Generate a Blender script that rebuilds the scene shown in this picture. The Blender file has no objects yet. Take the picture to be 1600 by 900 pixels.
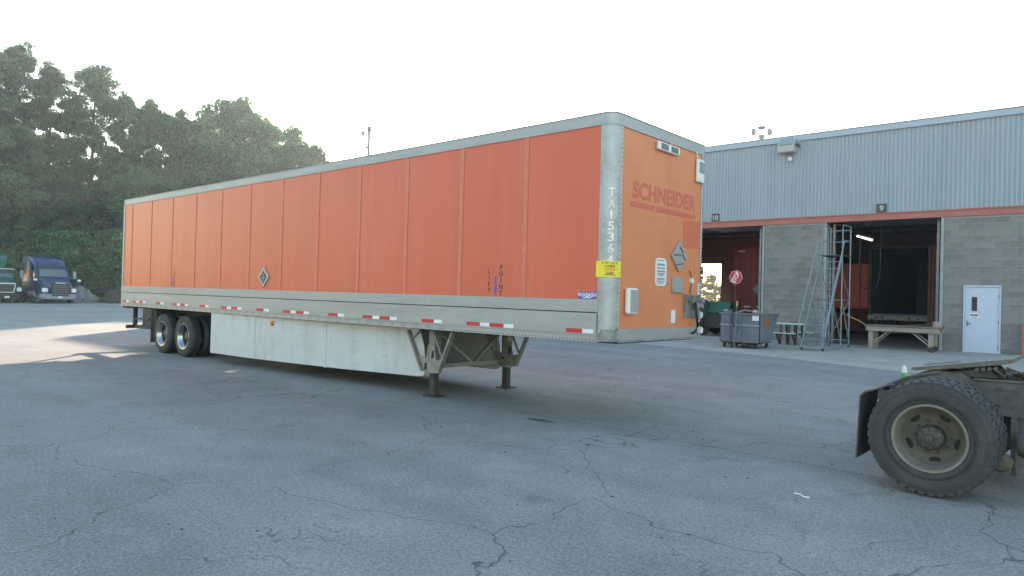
import bpy, math, random
import numpy as np
from mathutils import Vector, Matrix

# ------------------------------------------------------------------ camera, sky, sun, exposure
SC = bpy.context.scene
COL = SC.collection
cam_d = bpy.data.cameras.new('camera'); cam = bpy.data.objects.new('camera', cam_d); COL.objects.link(cam)
YAW, PITCH, ROLL = 0.7215, 0.0109, 0.0269
_f = Vector((-math.sin(YAW)*math.cos(PITCH), math.cos(YAW)*math.cos(PITCH), math.sin(PITCH)))
_r = Vector((math.cos(YAW), math.sin(YAW), 0)); _u = _r.cross(_f)
_r2 = _r*math.cos(ROLL)+_u*math.sin(ROLL); _u2 = _u*math.cos(ROLL)-_r*math.sin(ROLL)
cam.matrix_world = Matrix(((_r2.x, _u2.x, -_f.x, 4.8997), (_r2.y, _u2.y, -_f.y, -7.4462), (_r2.z, _u2.z, -_f.z, 1.6959), (0, 0, 0, 1)))
cam_d.sensor_width = 36; cam_d.lens = 1092.68/1600*36; cam_d.clip_start = 0.05; cam_d.clip_end = 3000
SC.camera = cam

SUN_EL = math.radians(12.0)
SUN_AZ = Vector((-0.72, 0.69, 0)).normalized()          # towards the sun, on the ground
wd = bpy.data.worlds.new('World'); SC.world = wd; wd.use_nodes = True
nt = wd.node_tree
sky = nt.nodes.new('ShaderNodeTexSky'); sky.sky_type = 'NISHITA'; sky.sun_disc = False
sky.sun_elevation = SUN_EL; sky.sun_rotation = math.atan2(SUN_AZ.x, SUN_AZ.y)
sky.air_density = 1.5; sky.dust_density = 0.5; sky.ozone_density = 1.9
bg = nt.nodes['Background']; bg.inputs['Strength'].default_value = 0.15
nt.links.new(sky.outputs['Color'], bg.inputs['Color'])
sd = bpy.data.lights.new('sun', 'SUN'); sd.energy = 5.0; sd.angle = math.radians(0.6); sd.color = (1.0, 0.80, 0.62)
so = bpy.data.objects.new('sun', sd); COL.objects.link(so)
so.location = (-30, 30, 40)
_to = Vector((SUN_AZ.x*math.cos(SUN_EL), SUN_AZ.y*math.cos(SUN_EL), math.sin(SUN_EL)))
so.rotation_euler = _to.to_track_quat('Z', 'Y').to_euler()
SC.view_settings.view_transform = 'Standard'; SC.view_settings.look = 'None'
SC.view_settings.gamma = 1.0; SC.view_settings.use_curve_mapping = False
SC.view_settings.exposure = 2.05

random.seed(7)
# ------------------------------------------------------------------ helpers
class MB:
    def __init__(s): s.v = []; s.f = []
    def add(s, v, f):
        n = len(s.v); s.v += [tuple(q) for q in v]; s.f += [tuple(i+n for i in q) for q in f]; return s
    def box(s, x0, x1, y0, y1, z0, z1):
        return s.add([(x0,y0,z0),(x1,y0,z0),(x1,y1,z0),(x0,y1,z0),(x0,y0,z1),(x1,y0,z1),(x1,y1,z1),(x0,y1,z1)],
                     [(0,3,2,1),(4,5,6,7),(0,1,5,4),(1,2,6,5),(2,3,7,6),(3,0,4,7)])
    def bbox(s, x0, x1, y0, y1, z0, z1, b=.01):
        """box with chamfered edges"""
        vs = []; idx = {}
        X = (x0, x1); Y = (y0, y1); Z = (z0, z1)
        for i in (0, 1):
            for j in (0, 1):
                for k in (0, 1):
                    for a in range(3):
                        c = [X[i]+(b if i == 0 else -b), Y[j]+(b if j == 0 else -b), Z[k]+(b if k == 0 else -b)]
                        c[a] = (X[i], Y[j], Z[k])[a]
                        idx[(i,j,k,a)] = len(vs); vs.append(c)
        f = []
        q = ((0,0),(1,0),(1,1),(0,1))
        for e in (0, 1):
            o = 1 if e else -1
            f.append([idx[(e,a,c,0)] for a, c in q][::o]); f.append([idx[(a,e,c,1)] for a, c in q][::-o]); f.append([idx[(a,c,e,2)] for a, c in q][::o])
        for a in (0, 1):
            for c in (0, 1):
                f.append([idx[(0,a,c,1)], idx[(1,a,c,1)], idx[(1,a,c,2)], idx[(0,a,c,2)]])
                f.append([idx[(a,0,c,0)], idx[(a,1,c,0)], idx[(a,1,c,2)], idx[(a,0,c,2)]])
                f.append([idx[(a,c,0,0)], idx[(a,c,1,0)], idx[(a,c,1,1)], idx[(a,c,0,1)]])
        for i in (0, 1):
            for j in (0, 1):
                for k in (0, 1): f.append([idx[(i,j,k,0)], idx[(i,j,k,1)], idx[(i,j,k,2)]])
        return s.add(vs, f)
    def bar(s, p, q, w, h, up=(0,0,1)):
        p = Vector(p); q = Vector(q); d = (q-p).normalized(); u = Vector(up)
        r = d.cross(u)
        if r.length < 1e-4: r = d.cross(Vector((1,0,0)))
        r.normalize(); u = r.cross(d); r *= w/2; u *= h/2
        return s.add([p-r-u, p+r-u, p+r+u, p-r+u, q-r-u, q+r-u, q+r+u, q-r+u], [(0,3,2,1),(4,5,6,7),(0,1,5,4),(1,2,6,5),(2,3,7,6),(3,0,4,7)])
    def cyl(s, p, q, r0, r1=None, n=10, caps=True):
        r1 = r0 if r1 is None else r1
        p = Vector(p); q = Vector(q); d = (q-p).normalized()
        a = d.cross(Vector((0,0,1)))
        if a.length < 1e-3: a = Vector((1,0,0))
        a.normalize(); b = d.cross(a); v = []
        for c, r in ((p, r0), (q, r1)):
            v += [c+(a*math.cos(2*math.pi*i/n)+b*math.sin(2*math.pi*i/n))*r for i in range(n)]
        f = [(i, (i+1) % n, n+(i+1) % n, n+i) for i in range(n)]
        if caps: f += [tuple(range(n))[::-1], tuple(range(n, 2*n))]
        return s.add(v, f)
    def tube(s, pts, r, n=6):
        pts = [Vector(p) for p in pts]; m = len(pts); v = []; f = []
        for i, p in enumerate(pts):
            d = (pts[min(i+1, m-1)]-pts[max(i-1, 0)]).normalized()
            a = d.cross(Vector((0.13,0.21,0.97)))
            if a.length < 1e-3: a = d.cross(Vector((1,0,0)))
            a.normalize(); b = d.cross(a); rr = r[i] if isinstance(r, (list, tuple)) else r
            v += [p+(a*math.cos(2*math.pi*k/n)+b*math.sin(2*math.pi*k/n))*rr for k in range(n)]
        for i in range(m-1):
            f += [(i*n+k, i*n+(k+1) % n, (i+1)*n+(k+1) % n, (i+1)*n+k) for k in range(n)]
        f += [tuple(range(n))[::-1], tuple(range((m-1)*n, m*n))]
        return s.add(v, f)
    def lathe(s, prof, c=(0,0,0), axis='y', n=40, close=False):
        """prof: (radius, along axis)"""
        c = Vector(c); v = []; f = []; m = len(prof)
        for i in range(n):
            t = 2*math.pi*i/n; ca, sa = math.cos(t), math.sin(t)
            for r, a in prof:
                v.append(c+(Vector((r*ca, a, r*sa)) if axis == 'y' else Vector((r*ca, r*sa, a)) if axis == 'z' else Vector((a, r*ca, r*sa))))
        for i in range(n):
            j = (i+1) % n
            for k in range(m if close else m-1):
                k2 = (k+1) % m
                f.append((i*m+k, i*m+k2, j*m+k2, j*m+k))
        return s.add(v, f)
    def prism(s, poly, fn0, fn1):
        """two maps (a,b)->xyz for the ends"""
        n = len(poly); v = [fn0(*p) for p in poly]+[fn1(*p) for p in poly]
        f = [tuple(range(n))[::-1], tuple(range(n, 2*n))]+[(i, (i+1) % n, n+(i+1) % n, n+i) for i in range(n)]
        return s.add(v, f)
    def px(s, poly, x0, x1): return s.prism(poly, lambda a, b: (x0, a, b), lambda a, b: (x1, a, b))
    def py(s, poly, y0, y1): return s.prism(poly, lambda a, b: (a, y0, b), lambda a, b: (a, y1, b))
    def pz(s, poly, z0, z1): return s.prism(poly, lambda a, b: (a, b, z0), lambda a, b: (a, b, z1))
    def mesh(s, name):
        me = bpy.data.meshes.new(name); me.from_pydata(s.v, [], s.f); me.validate(); fixn(me); return me

import bmesh
def fixn(me):
    bm = bmesh.new(); bm.from_mesh(me); bmesh.ops.recalc_face_normals(bm, faces=bm.faces); bm.to_mesh(me); bm.free()

def empty(name, loc, rz=0, **t):
    o = bpy.data.objects.new(name, None); COL.objects.link(o); o.location = loc; o.rotation_euler = (0, 0, rz)
    o.empty_display_size = .2
    return tag(o, **t)
def tag(o, label=None, cat=None, group=None, kind=None):
    for k, v in (('label', label), ('category', cat), ('group', group), ('kind', kind)):
        if v: o[k] = v
    return o
def obj(name, mb, mat, parent=None, local=False, smooth=False, **t):
    me = mb if isinstance(mb, bpy.types.Mesh) else mb.mesh(name)
    if mat is not None and not me.materials: me.materials.append(mat)
    o = bpy.data.objects.new(name, me); COL.objects.link(o)
    if smooth:
        me.shade_smooth(); me.set_sharp_from_angle(angle=math.radians(38))
    if parent is not None:
        o.parent = parent
        if not local and parent.type == 'EMPTY': o.matrix_parent_inverse = Matrix.LocRotScale(parent.location, parent.rotation_euler, None).inverted()
    return tag(o, **t)
def copy_tree(o, parent=None):
    c = o.copy(); COL.objects.link(c); c.parent = parent
    for ch in o.children: copy_tree(ch, c)
    return c
_txt = {}
def text_mesh(s, bold=0.0):
    k = (s, bold)
    if k not in _txt:
        cu = bpy.data.curves.new('t', 'FONT'); cu.body = s; cu.align_x = 'CENTER'; cu.align_y = 'CENTER'; cu.offset = bold; cu.resolution_u = 3
        ob = bpy.data.objects.new('t', cu); COL.objects.link(ob)
        bpy.context.view_layer.update()
        me = bpy.data.meshes.new_from_object(ob.evaluated_get(bpy.context.evaluated_depsgraph_get()))
        v = [tuple(q.co) for q in me.vertices]; f = [tuple(p.vertices) for p in me.polygons]
        bpy.data.objects.remove(ob); bpy.data.curves.remove(cu); bpy.data.meshes.remove(me)
        _txt[k] = (v, f)
    return _txt[k]
def text(mb, s, c, right, up, h, w=None, bold=0.0):
    """text centred on c, capital height h and total width w"""
    v, f = text_mesh(s, bold)
    xs = [q[0] for q in v]; ys = [q[1] for q in v]
    cx, cy = (min(xs)+max(xs))/2, (min(ys)+max(ys))/2
    sy = h/(max(ys)-min(ys)); sx = sy if w is None else w/(max(xs)-min(xs))
    c = Vector(c); r = Vector(right); u = Vector(up)
    mb.add([c+r*(q[0]-cx)*sx+u*(q[1]-cy)*sy for q in v], f); return mb

# ------------------------------------------------------------------ materials
def mat(name, col, rough=.6, metal=0.0, var=.12, scale=3.0, bump=0.0, bscale=40.0, dirt=None, dirt_amt=0.0, dirt_scale=1.5, rnd=0.0, spec=.5, stretch=None, emit=0, coat=0):
    m = bpy.data.materials.new(name); m.use_nodes = True; n = m.node_tree.nodes; l = m.node_tree.links
    b = n['Principled BSDF']; b.inputs['Roughness'].default_value = rough; b.inputs['Metallic'].default_value = metal
    b.inputs['Specular IOR Level'].default_value = spec; b.inputs['Coat Weight'].default_value = coat
    tc = n.new('ShaderNodeTexCoord'); co = tc.outputs['Object']
    if stretch:
        mp = n.new('ShaderNodeMapping'); mp.inputs['Scale'].default_value = stretch; l.new(co, mp.inputs['Vector']); co = mp.outputs['Vector']
    nz = n.new('ShaderNodeTexNoise'); nz.inputs['Scale'].default_value = scale; nz.inputs['Detail'].default_value = 6; nz.inputs['Roughness'].default_value = .65
    l.new(co, nz.inputs['Vector'])
    mr = n.new('ShaderNodeMapRange'); mr.inputs['From Min'].default_value = .3; mr.inputs['From Max'].default_value = .7
    mr.inputs['To Min'].default_value = 1-var; mr.inputs['To Max'].default_value = 1+var; l.new(nz.outputs['Fac'], mr.inputs['Value'])
    val = mr.outputs['Result']
    if rnd:
        oi = n.new('ShaderNodeObjectInfo'); m2 = n.new('ShaderNodeMapRange'); m2.inputs['To Min'].default_value = 1-rnd; m2.inputs['To Max'].default_value = 1+rnd
        l.new(oi.outputs['Random'], m2.inputs['Value']); mm = n.new('ShaderNodeMath'); mm.operation = 'MULTIPLY'; l.new(val, mm.inputs[0]); l.new(m2.outputs['Result'], mm.inputs[1]); val = mm.outputs[0]
    vm = n.new('ShaderNodeVectorMath'); vm.operation = 'SCALE'; vm.inputs[0].default_value = col[:3]; l.new(val, vm.inputs['Scale'])
    c = vm.outputs['Vector']
    if dirt:
        n2 = n.new('ShaderNodeTexNoise'); n2.inputs['Scale'].default_value = dirt_scale; n2.inputs['Detail'].default_value = 8; n2.inputs['Roughness'].default_value = .7
        l.new(co, n2.inputs['Vector'])
        r2 = n.new('ShaderNodeMapRange'); r2.inputs['From Min'].default_value = .48; r2.inputs['From Max'].default_value = .68; r2.inputs['To Max'].default_value = dirt_amt
        l.new(n2.outputs['Fac'], r2.inputs['Value'])
        mx = n.new('ShaderNodeMix'); mx.data_type = 'RGBA'; l.new(r2.outputs['Result'], mx.inputs['Factor']); l.new(c, mx.inputs['A']); mx.inputs['B'].default_value = (*dirt, 1); c = mx.outputs['Result']
    l.new(c, b.inputs['Base Color'])
    if bump:
        n3 = n.new('ShaderNodeTexNoise'); n3.inputs['Scale'].default_value = bscale; n3.inputs['Detail'].default_value = 4; l.new(co, n3.inputs['Vector'])
        bp = n.new('ShaderNodeBump'); bp.inputs['Strength'].default_value = bump; bp.inputs['Distance'].default_value = .02; l.new(n3.outputs['Fac'], bp.inputs['Height']); l.new(bp.outputs['Normal'], b.inputs['Normal'])
    if emit:
        b.inputs['Emission Color'].default_value = (1, .97, .88, 1); b.inputs['Emission Strength'].default_value = emit
    return m
M = {}
M['orange'] = mat('orange_panel', (.60,.105,.058), .36, var=.06, scale=1.3, bump=.12, bscale=1.0, dirt=(.62,.17,.115), dirt_amt=.32, dirt_scale=1.1, stretch=(1.8,1,.22))
M['orange_seam'] = mat('orange_seam', (.60,.155,.094), .42, var=.10, scale=6, dirt=(.56,.20,.135), dirt_amt=.5, dirt_scale=3)
M['orange_front'] = mat('orange_front', (.63,.205,.085), .45, var=.06, scale=1.5, dirt=(.52,.17,.07), dirt_amt=.35, dirt_scale=1.2)
M['ghost_red'] = mat('faded_red_lettering', (.56,.115,.07), .5, var=.10, scale=9)
M['patch'] = mat('repaint_patch', (.58,.125,.055), .45, var=.06)
M['alu'] = mat('aluminium_rail', (.345,.348,.372), .42, metal=.3, var=.10, scale=2.2, dirt=(.25,.24,.245), dirt_amt=.5, dirt_scale=1.0, stretch=(.35,.6,3.0))
M['alu_post'] = mat('aluminium_post', (.36,.375,.41), .4, metal=.3, var=.14, scale=5, dirt=(.2,.17,.14), dirt_amt=.6, dirt_scale=3.2)
M['alu_dark'] = mat('worn_aluminium', (.27,.27,.275), .55, metal=.3, var=.2, scale=8, dirt=(.08,.07,.06), dirt_amt=.8, dirt_scale=5)
M['rivet'] = mat('rivet', (.26,.27,.29), .5, metal=.5, var=.1)
M['rivet_light'] = mat('rivet_light', (.66,.68,.70), .4, metal=.4, var=.1)
M['tape_red'] = mat('red_reflective_tape', (.50,.02,.03), .35, var=.10, scale=9)
M['tape_white'] = mat('white_reflective_tape', (.72,.72,.74), .35, var=.10, scale=9)
M['skirt'] = mat('white_skirt', (.50,.512,.545), .42, var=.05, scale=1.4, dirt=(.34,.335,.34), dirt_amt=.5, dirt_scale=1.6, stretch=(2.0,1,.7))
M['black_text'] = mat('dark_lettering', (.035,.03,.045), .5, var=.1)
M['white_text'] = mat('white_lettering', (.72,.70,.70), .5, var=.25, scale=14)
M['blue_mark'] = mat('blue_mark', (.06,.10,.42), .5, var=.1)
M['yellow'] = mat('yellow_sticker', (.80,.62,.03), .45, var=.06)
M['sticker_orange'] = mat('orange_print', (.80,.26,.03), .5, var=.1)
M['white_plastic'] = mat('white_plastic', (.70,.71,.70), .45, var=.06, dirt=(.4,.38,.35), dirt_amt=.3)
M['dark_lens'] = mat('dark_lens', (.07,.10,.13), .2, var=.1)
M['amber'] = mat('amber_lens', (.75,.16,.02), .25, var=.1)
M['steel'] = mat('galvanised_steel', (.26,.255,.25), .55, metal=.35, var=.2, scale=6, dirt=(.11,.085,.065), dirt_amt=.6, dirt_scale=4)
M['frame_dark'] = mat('dark_frame', (.035,.034,.034), .65, var=.3, scale=6, dirt=(.09,.075,.06), dirt_amt=.6, dirt_scale=3)
M['rubber'] = mat('tyre_rubber', (.028,.028,.03), .75, var=.25, scale=10, dirt=(.09,.085,.08), dirt_amt=.55, dirt_scale=3, bump=.15, bscale=30)
M['tyre_dusty'] = mat('dusty_tyre', (.042,.043,.046), .8, var=.15, scale=14, dirt=(.080,.078,.077), dirt_amt=.55, dirt_scale=4, bump=.25, bscale=45)
M['chrome'] = mat('polished_rim', (.30,.31,.33), .26, metal=1.0, var=.04)
M['rim_tan'] = mat('dusty_wheel', (.105,.088,.072), .65, metal=.1, var=.18, scale=7, dirt=(.065,.05,.038), dirt_amt=.8, dirt_scale=4)
M['rim_grey'] = mat('rim_lip', (.20,.185,.165), .6, metal=.1, var=.15, scale=9, dirt=(.12,.10,.08), dirt_amt=.5, dirt_scale=5)
M['hub'] = mat('greasy_hub', (.075,.07,.066), .5, metal=.4, var=.3, scale=12, dirt=(.04,.035,.03), dirt_amt=.8, dirt_scale=9)
M['hole_shade'] = mat('hand_hole_shade', (.012,.012,.012), .8, var=.1)  # near-black colour painting the shade inside holes and slots
M['tractor_frame'] = mat('dusty_chassis', (.082,.080,.080), .75, var=.25, scale=7, dirt=(.15,.138,.125), dirt_amt=.7, dirt_scale=3.5, bump=.1, bscale=50)
M['plate_worn'] = mat('worn_steel_plate', (.12,.118,.118), .5, metal=.4, var=.25, scale=9, dirt=(.1,.08,.06), dirt_amt=.6, dirt_scale=5)
M['grease'] = mat('grease', (.02,.018,.016), .35, var=.3, scale=10)
M['flap'] = mat('mud_flap', (.055,.052,.052), .7, var=.25, scale=6, dirt=(.13,.115,.10), dirt_amt=.7, dirt_scale=3)
M['siding'] = mat('blue_grey_siding', (.30,.352,.418), .5, var=.06, scale=1.6, stretch=(1.6,1,.12), dirt=(.23,.29,.36), dirt_amt=.4, dirt_scale=.6)
M['fascia'] = mat('fascia_cap', (.31,.385,.48), .45, var=.05, scale=.8)
M['redbeam'] = mat('red_painted_beam', (.36,.12,.11), .55, var=.12, scale=2, dirt=(.3,.16,.14), dirt_amt=.4)
M['block'] = mat('concrete_block', (.186,.187,.192), .9, var=.16, scale=9, rnd=.16, bump=.35, bscale=60, dirt=(.25,.25,.255), dirt_amt=.45, dirt_scale=2.5)
M['mortar'] = mat('mortar', (.34,.35,.355), .95, var=.12, scale=14, bump=.2)
M['jamb'] = mat('painted_jamb', (.27,.31,.345), .55, var=.15, scale=5, dirt=(.22,.21,.2), dirt_amt=.5, dirt_scale=3)
M['door'] = mat('pale_blue_door', (.46,.53,.66), .42, var=.03, scale=1, dirt=(.33,.38,.46), dirt_amt=.25, dirt_scale=2)
M['door_frame'] = mat('pale_door_frame', (.43,.50,.62), .45, var=.04)
M['glass'] = mat('dark_glass', (.06,.05,.05), .1, var=.1)
M['concrete'] = mat('concrete_apron', (.36,.33,.295), .85, var=.14, scale=1.1, dirt=(.25,.225,.20), dirt_amt=.5, dirt_scale=.7, bump=.1, bscale=30)
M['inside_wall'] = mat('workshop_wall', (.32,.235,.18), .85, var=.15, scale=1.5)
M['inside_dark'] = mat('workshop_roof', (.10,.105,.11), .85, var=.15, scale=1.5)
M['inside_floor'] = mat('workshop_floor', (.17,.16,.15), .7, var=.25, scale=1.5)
M['maroon'] = mat('maroon_doors', (.22,.045,.035), .5, var=.12, scale=1.2)
M['dark_inside'] = mat('dark_trailer_lining', (.12,.145,.16), .6, var=.15, scale=1)
M['rustred'] = mat('rust_red_ribbed', (.13,.05,.04), .6, var=.2, scale=2)
M['ladder'] = mat('blue_grey_ladder', (.22,.265,.31), .5, metal=.2, var=.15, scale=5, dirt=(.2,.2,.2), dirt_amt=.4, dirt_scale=4)
M['hopper'] = mat('slate_blue_hopper', (.125,.155,.195), .55, var=.14, scale=3, dirt=(.10,.10,.105), dirt_amt=.6, dirt_scale=2.2)
M['rust'] = mat('rust_patch', (.27,.11,.045), .85, var=.3, scale=12)
M['wood'] = mat('weathered_timber', (.31,.27,.24), .85, var=.2, scale=4, stretch=(.5,3,3), dirt=(.14,.11,.09), dirt_amt=.5, dirt_scale=3)
M['wood_dark'] = mat('oily_timber', (.15,.125,.105), .8, var=.25, scale=4, dirt=(.06,.05,.045), dirt_amt=.6)
M['table_white'] = mat('white_tabletop', (.55,.58,.58), .5, var=.08, dirt=(.4,.4,.4), dirt_amt=.4)
M['stop_red'] = mat('stop_sign_red', (.42,.03,.045), .45, var=.08)
M['sign_dark'] = mat('dark_number_plate', (.055,.055,.055), .6, var=.1)
M['sign_grey'] = mat('pale_number', (.50,.50,.50), .6, var=.05)
M['lamp_body'] = mat('lamp_housing', (.40,.44,.48), .45, metal=.2, var=.06)
M['lamp_glass'] = mat('lamp_lens', (.22,.28,.30), .2, var=.1)
M['lit'] = mat('lit_tube', (.9,.9,.85), .5, emit=1.0)
M['pole'] = mat('pole_grey', (.20,.21,.21), .6, var=.15)
M['truck_blue'] = mat('navy_truck_paint', (.010,.026,.080), .2, var=.04)
M['truck_green'] = mat('green_truck_paint', (.010,.085,.055), .32, var=.04)
M['truck_grey'] = mat('grey_bumper', (.21,.22,.27), .5, var=.06)
M['truck_black'] = mat('black_trim', (.02,.02,.022), .45, var=.1)
M['windscreen'] = mat('windscreen', (.10,.12,.14), .08, var=.05, spec=.8)
M['headlight'] = mat('headlight', (.75,.77,.78), .15, var=.04)
M['bark'] = mat('bark', (.085,.065,.05), .9, var=.3, scale=6, bump=.4, bscale=12)
M['gravel'] = mat('gravel_heap', (.20,.195,.20), .95, var=.3, scale=7, bump=.8, bscale=9)
M['disc_dark'] = mat('dark_wheel_disc', (.07,.055,.04), .5, metal=.3, var=.25, scale=8)
M['rivet_dark'] = mat('dark_rivet', (.10,.10,.105), .5, metal=.3, var=.1)
M['rivet_seam'] = mat('seam_rivet', (.60,.17,.10), .45, var=.1)
M['grass'] = mat('grass_blades', (.10,.14,.04), .8, var=.3, scale=4)
M['bottle_g'] = mat('green_bottle', (.06,.34,.10), .3, var=.08)
M['rope'] = mat('yellow_rope', (.38,.33,.12), .8, var=.1)
M['red_paint'] = mat('red_guard_post', (.48,.14,.14), .6, var=.15, dirt=(.3,.14,.12), dirt_amt=.4)

def leaf_mat(name, col, trans):
    m = bpy.data.materials.new(name); m.use_nodes = True; n = m.node_tree.nodes; l = m.node_tree.links
    for q in list(n):
        if q.type == 'BSDF_PRINCIPLED': n.remove(q)
    out = n['Material Output']; d = n.new('ShaderNodeBsdfDiffuse'); t = n.new('ShaderNodeBsdfTranslucent'); mx = n.new('ShaderNodeMixShader')
    g = n.new('ShaderNodeNewGeometry'); hs = n.new('ShaderNodeHueSaturation'); hs.inputs['Color'].default_value = (*col, 1)
    mr = n.new('ShaderNodeMapRange'); mr.inputs['To Min'].default_value = .55; mr.inputs['To Max'].default_value = 1.45; l.new(g.outputs['Random Per Island'], mr.inputs['Value'])
    wn = n.new('ShaderNodeTexWhiteNoise'); wn.noise_dimensions = '1D'; mv = n.new('ShaderNodeMapRange'); mv.inputs['To Min'].default_value = .72; mv.inputs['To Max'].default_value = 1.3; pm = n.new('ShaderNodeMath'); pm.operation = 'MULTIPLY'
    oi = n.new('ShaderNodeObjectInfo'); m2 = n.new('ShaderNodeMapRange'); m2.inputs['To Min'].default_value = .465; m2.inputs['To Max'].default_value = .535; l.new(oi.outputs['Random'], m2.inputs['Value']); l.new(m2.outputs['Result'], hs.inputs['Hue']); l.new(oi.outputs['Random'], wn.inputs['W']); l.new(wn.outputs['Value'], mv.inputs['Value']); l.new(mv.outputs['Result'], pm.inputs[0]); l.new(mr.outputs['Result'], pm.inputs[1]); l.new(pm.outputs[0], hs.inputs['Value'])
    l.new(hs.outputs['Color'], d.inputs['Color']); l.new(hs.outputs['Color'], t.inputs['Color']); mx.inputs['Fac'].default_value = trans
    l.new(d.outputs[0], mx.inputs[1]); l.new(t.outputs[0], mx.inputs[2]); l.new(mx.outputs[0], out.inputs['Surface'])
    return m
M['needles'] = leaf_mat('pine_needles', (.098,.165,.085), .4)
M['leaves'] = leaf_mat('broad_leaves', (.115,.195,.085), .45)

def asphalt():
    m = bpy.data.materials.new('asphalt'); m.use_nodes = True; n = m.node_tree.nodes; l = m.node_tree.links; b = n['Principled BSDF']
    tc = n.new('ShaderNodeTexCoord'); P = tc.outputs['Object']
    def noise(s, d=4, r=.6, src=P):
        q = n.new('ShaderNodeTexNoise'); q.inputs['Scale'].default_value = s; q.inputs['Detail'].default_value = d; q.inputs['Roughness'].default_value = r; l.new(src, q.inputs['Vector']); return q
    def rng(v, a, c, lo, hi):
        q = n.new('ShaderNodeMapRange'); q.inputs['From Min'].default_value = a; q.inputs['From Max'].default_value = c; q.inputs['To Min'].default_value = lo; q.inputs['To Max'].default_value = hi; l.new(v, q.inputs['Value']); return q.outputs['Result']
    def math_(op, a, c):
        q = n.new('ShaderNodeMath'); q.operation = op
        for i, v in ((0, a), (1, c)):
            if isinstance(v, (int, float)): q.inputs[i].default_value = v
            else: l.new(v, q.inputs[i])
        return q.outputs[0]
    big = rng(noise(.22, 5).outputs['Fac'], .3, .7, .82, 1.14)
    mpl = n.new('ShaderNodeMapping'); mpl.inputs['Scale'].default_value = (.07, .9, 1); mpl.inputs['Rotation'].default_value = (0, 0, .12); l.new(P, mpl.inputs['Vector'])
    lanes = rng(noise(1.0, 4, .6, mpl.outputs['Vector']).outputs['Fac'], .35, .65, .90, 1.08); big = math_('MULTIPLY', big, lanes)
    mid = rng(noise(1.7, 5, .7).outputs['Fac'], .3, .7, .90, 1.09)
    fine = rng(noise(48, 3, .75).outputs['Fac'], .28, .72, .58, 1.42)
    grain = rng(noise(26, 4, .75).outputs['Fac'], .3, .7, .74, 1.24)
    # pale stones in the worn surface
    vo = n.new('ShaderNodeTexVoronoi'); vo.inputs['Scale'].default_value = 62; l.new(P, vo.inputs['Vector'])
    sp = n.new('ShaderNodeSeparateColor'); l.new(vo.outputs['Color'], sp.inputs['Color'])
    stone = math_('MULTIPLY', rng(sp.outputs['Red'], .84, .88, 0, 1), rng(vo.outputs['Distance'], .28, .36, 1, 0))
    pit = math_('MULTIPLY', rng(sp.outputs['Green'], .93, .95, 0, 1), rng(vo.outputs['Distance'], .30, .40, 1, 0))
    val = math_('MULTIPLY', math_('MULTIPLY', big, mid), math_('MULTIPLY', fine, grain))
    # cracks: warped cell borders, broken up by a mask
    wn = noise(.75, 4, .55); wv = n.new('ShaderNodeVectorMath'); wv.operation = 'SCALE'; wv.inputs['Scale'].default_value = 1.1; l.new(wn.outputs['Color'], wv.inputs[0])
    av = n.new('ShaderNodeVectorMath'); av.operation = 'ADD'; l.new(P, av.inputs[0]); l.new(wv.outputs[0], av.inputs[1])
    def cracks(scale, width, lo, hi, ms):
        v = n.new('ShaderNodeTexVoronoi'); v.feature = 'DISTANCE_TO_EDGE'; v.inputs['Scale'].default_value = scale; l.new(av.outputs[0], v.inputs['Vector'])
        return math_('MULTIPLY', rng(v.outputs['Distance'], width*.35, width, 1, 0), rng(noise(ms, 3).outputs['Fac'], lo, hi, 0, 1))
    c1 = cracks(.36, .0030, .28, .42, .35); c2 = cracks(.85, .0038, .42, .56, .4)
    # one long paving joint that crosses the lot
    sx = n.new('ShaderNodeSeparateXYZ'); l.new(P, sx.inputs[0])
    wob = rng(noise(1.3, 6, .7).outputs['Fac'], 0, 1, -.07, .07)
    dj = math_('ABSOLUTE', math_('ADD', math_('ADD', math_('MULTIPLY', sx.outputs['X'], .046), math_('SUBTRACT', sx.outputs['Y'], .30)), wob), 0)
    joint = rng(dj, .004, .012, 1, 0)
    jm = math_('MULTIPLY', rng(sx.outputs['X'], -6, -3, 0, 1), rng(noise(2.5, 3).outputs['Fac'], .36, .46, .35, 1))
    joint = math_('MULTIPLY', joint, jm)
    ck = math_('MAXIMUM', math_('MAXIMUM', math_('MULTIPLY', c1, .62), math_('MULTIPLY', c2, .5)), math_('MULTIPLY', joint, .85))
    def blob(x, y, rx, ry):
        dx = math_('DIVIDE', math_('SUBTRACT', sx.outputs['X'], x), rx); dy = math_('DIVIDE', math_('SUBTRACT', sx.outputs['Y'], y), ry)
        return rng(math_('ADD', math_('ADD', math_('MULTIPLY', dx, dx), math_('MULTIPLY', dy, dy)), rng(noise(5, 4).outputs['Fac'], 0, 1, -.5, .5)), .6, 1.1, 1, 0)
    oil = math_('MULTIPLY', blob(-1.1, .05, .24, .10), .75)
    oil = math_('MAXIMUM', oil, math_('MULTIPLY', rng(noise(.9, 3).outputs['Fac'], .62, .74, 0, 1), .38))
    pale = math_('MULTIPLY', rng(noise(.6, 5, .7).outputs['Fac'], .58, .72, 0, 1), .4)
    vm = n.new('ShaderNodeVectorMath'); vm.operation = 'SCALE'; vm.inputs[0].default_value = (.240,.231,.222); l.new(val, vm.inputs['Scale'])
    def mix(fac, a, col):
        q = n.new('ShaderNodeMix'); q.data_type = 'RGBA'; l.new(fac, q.inputs['Factor']); l.new(a, q.inputs['A']); q.inputs['B'].default_value = (*col, 1); return q.outputs['Result']
    c = mix(pale, vm.outputs['Vector'], (.27,.265,.25)); c = mix(math_('MULTIPLY', stone, .6), c, (.42,.42,.41)); c = mix(math_('MULTIPLY', pit, .6), c, (.04,.04,.042))
    c = mix(oil, c, (.045,.043,.042)); c = mix(ck, c, (.045,.043,.043))
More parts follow.
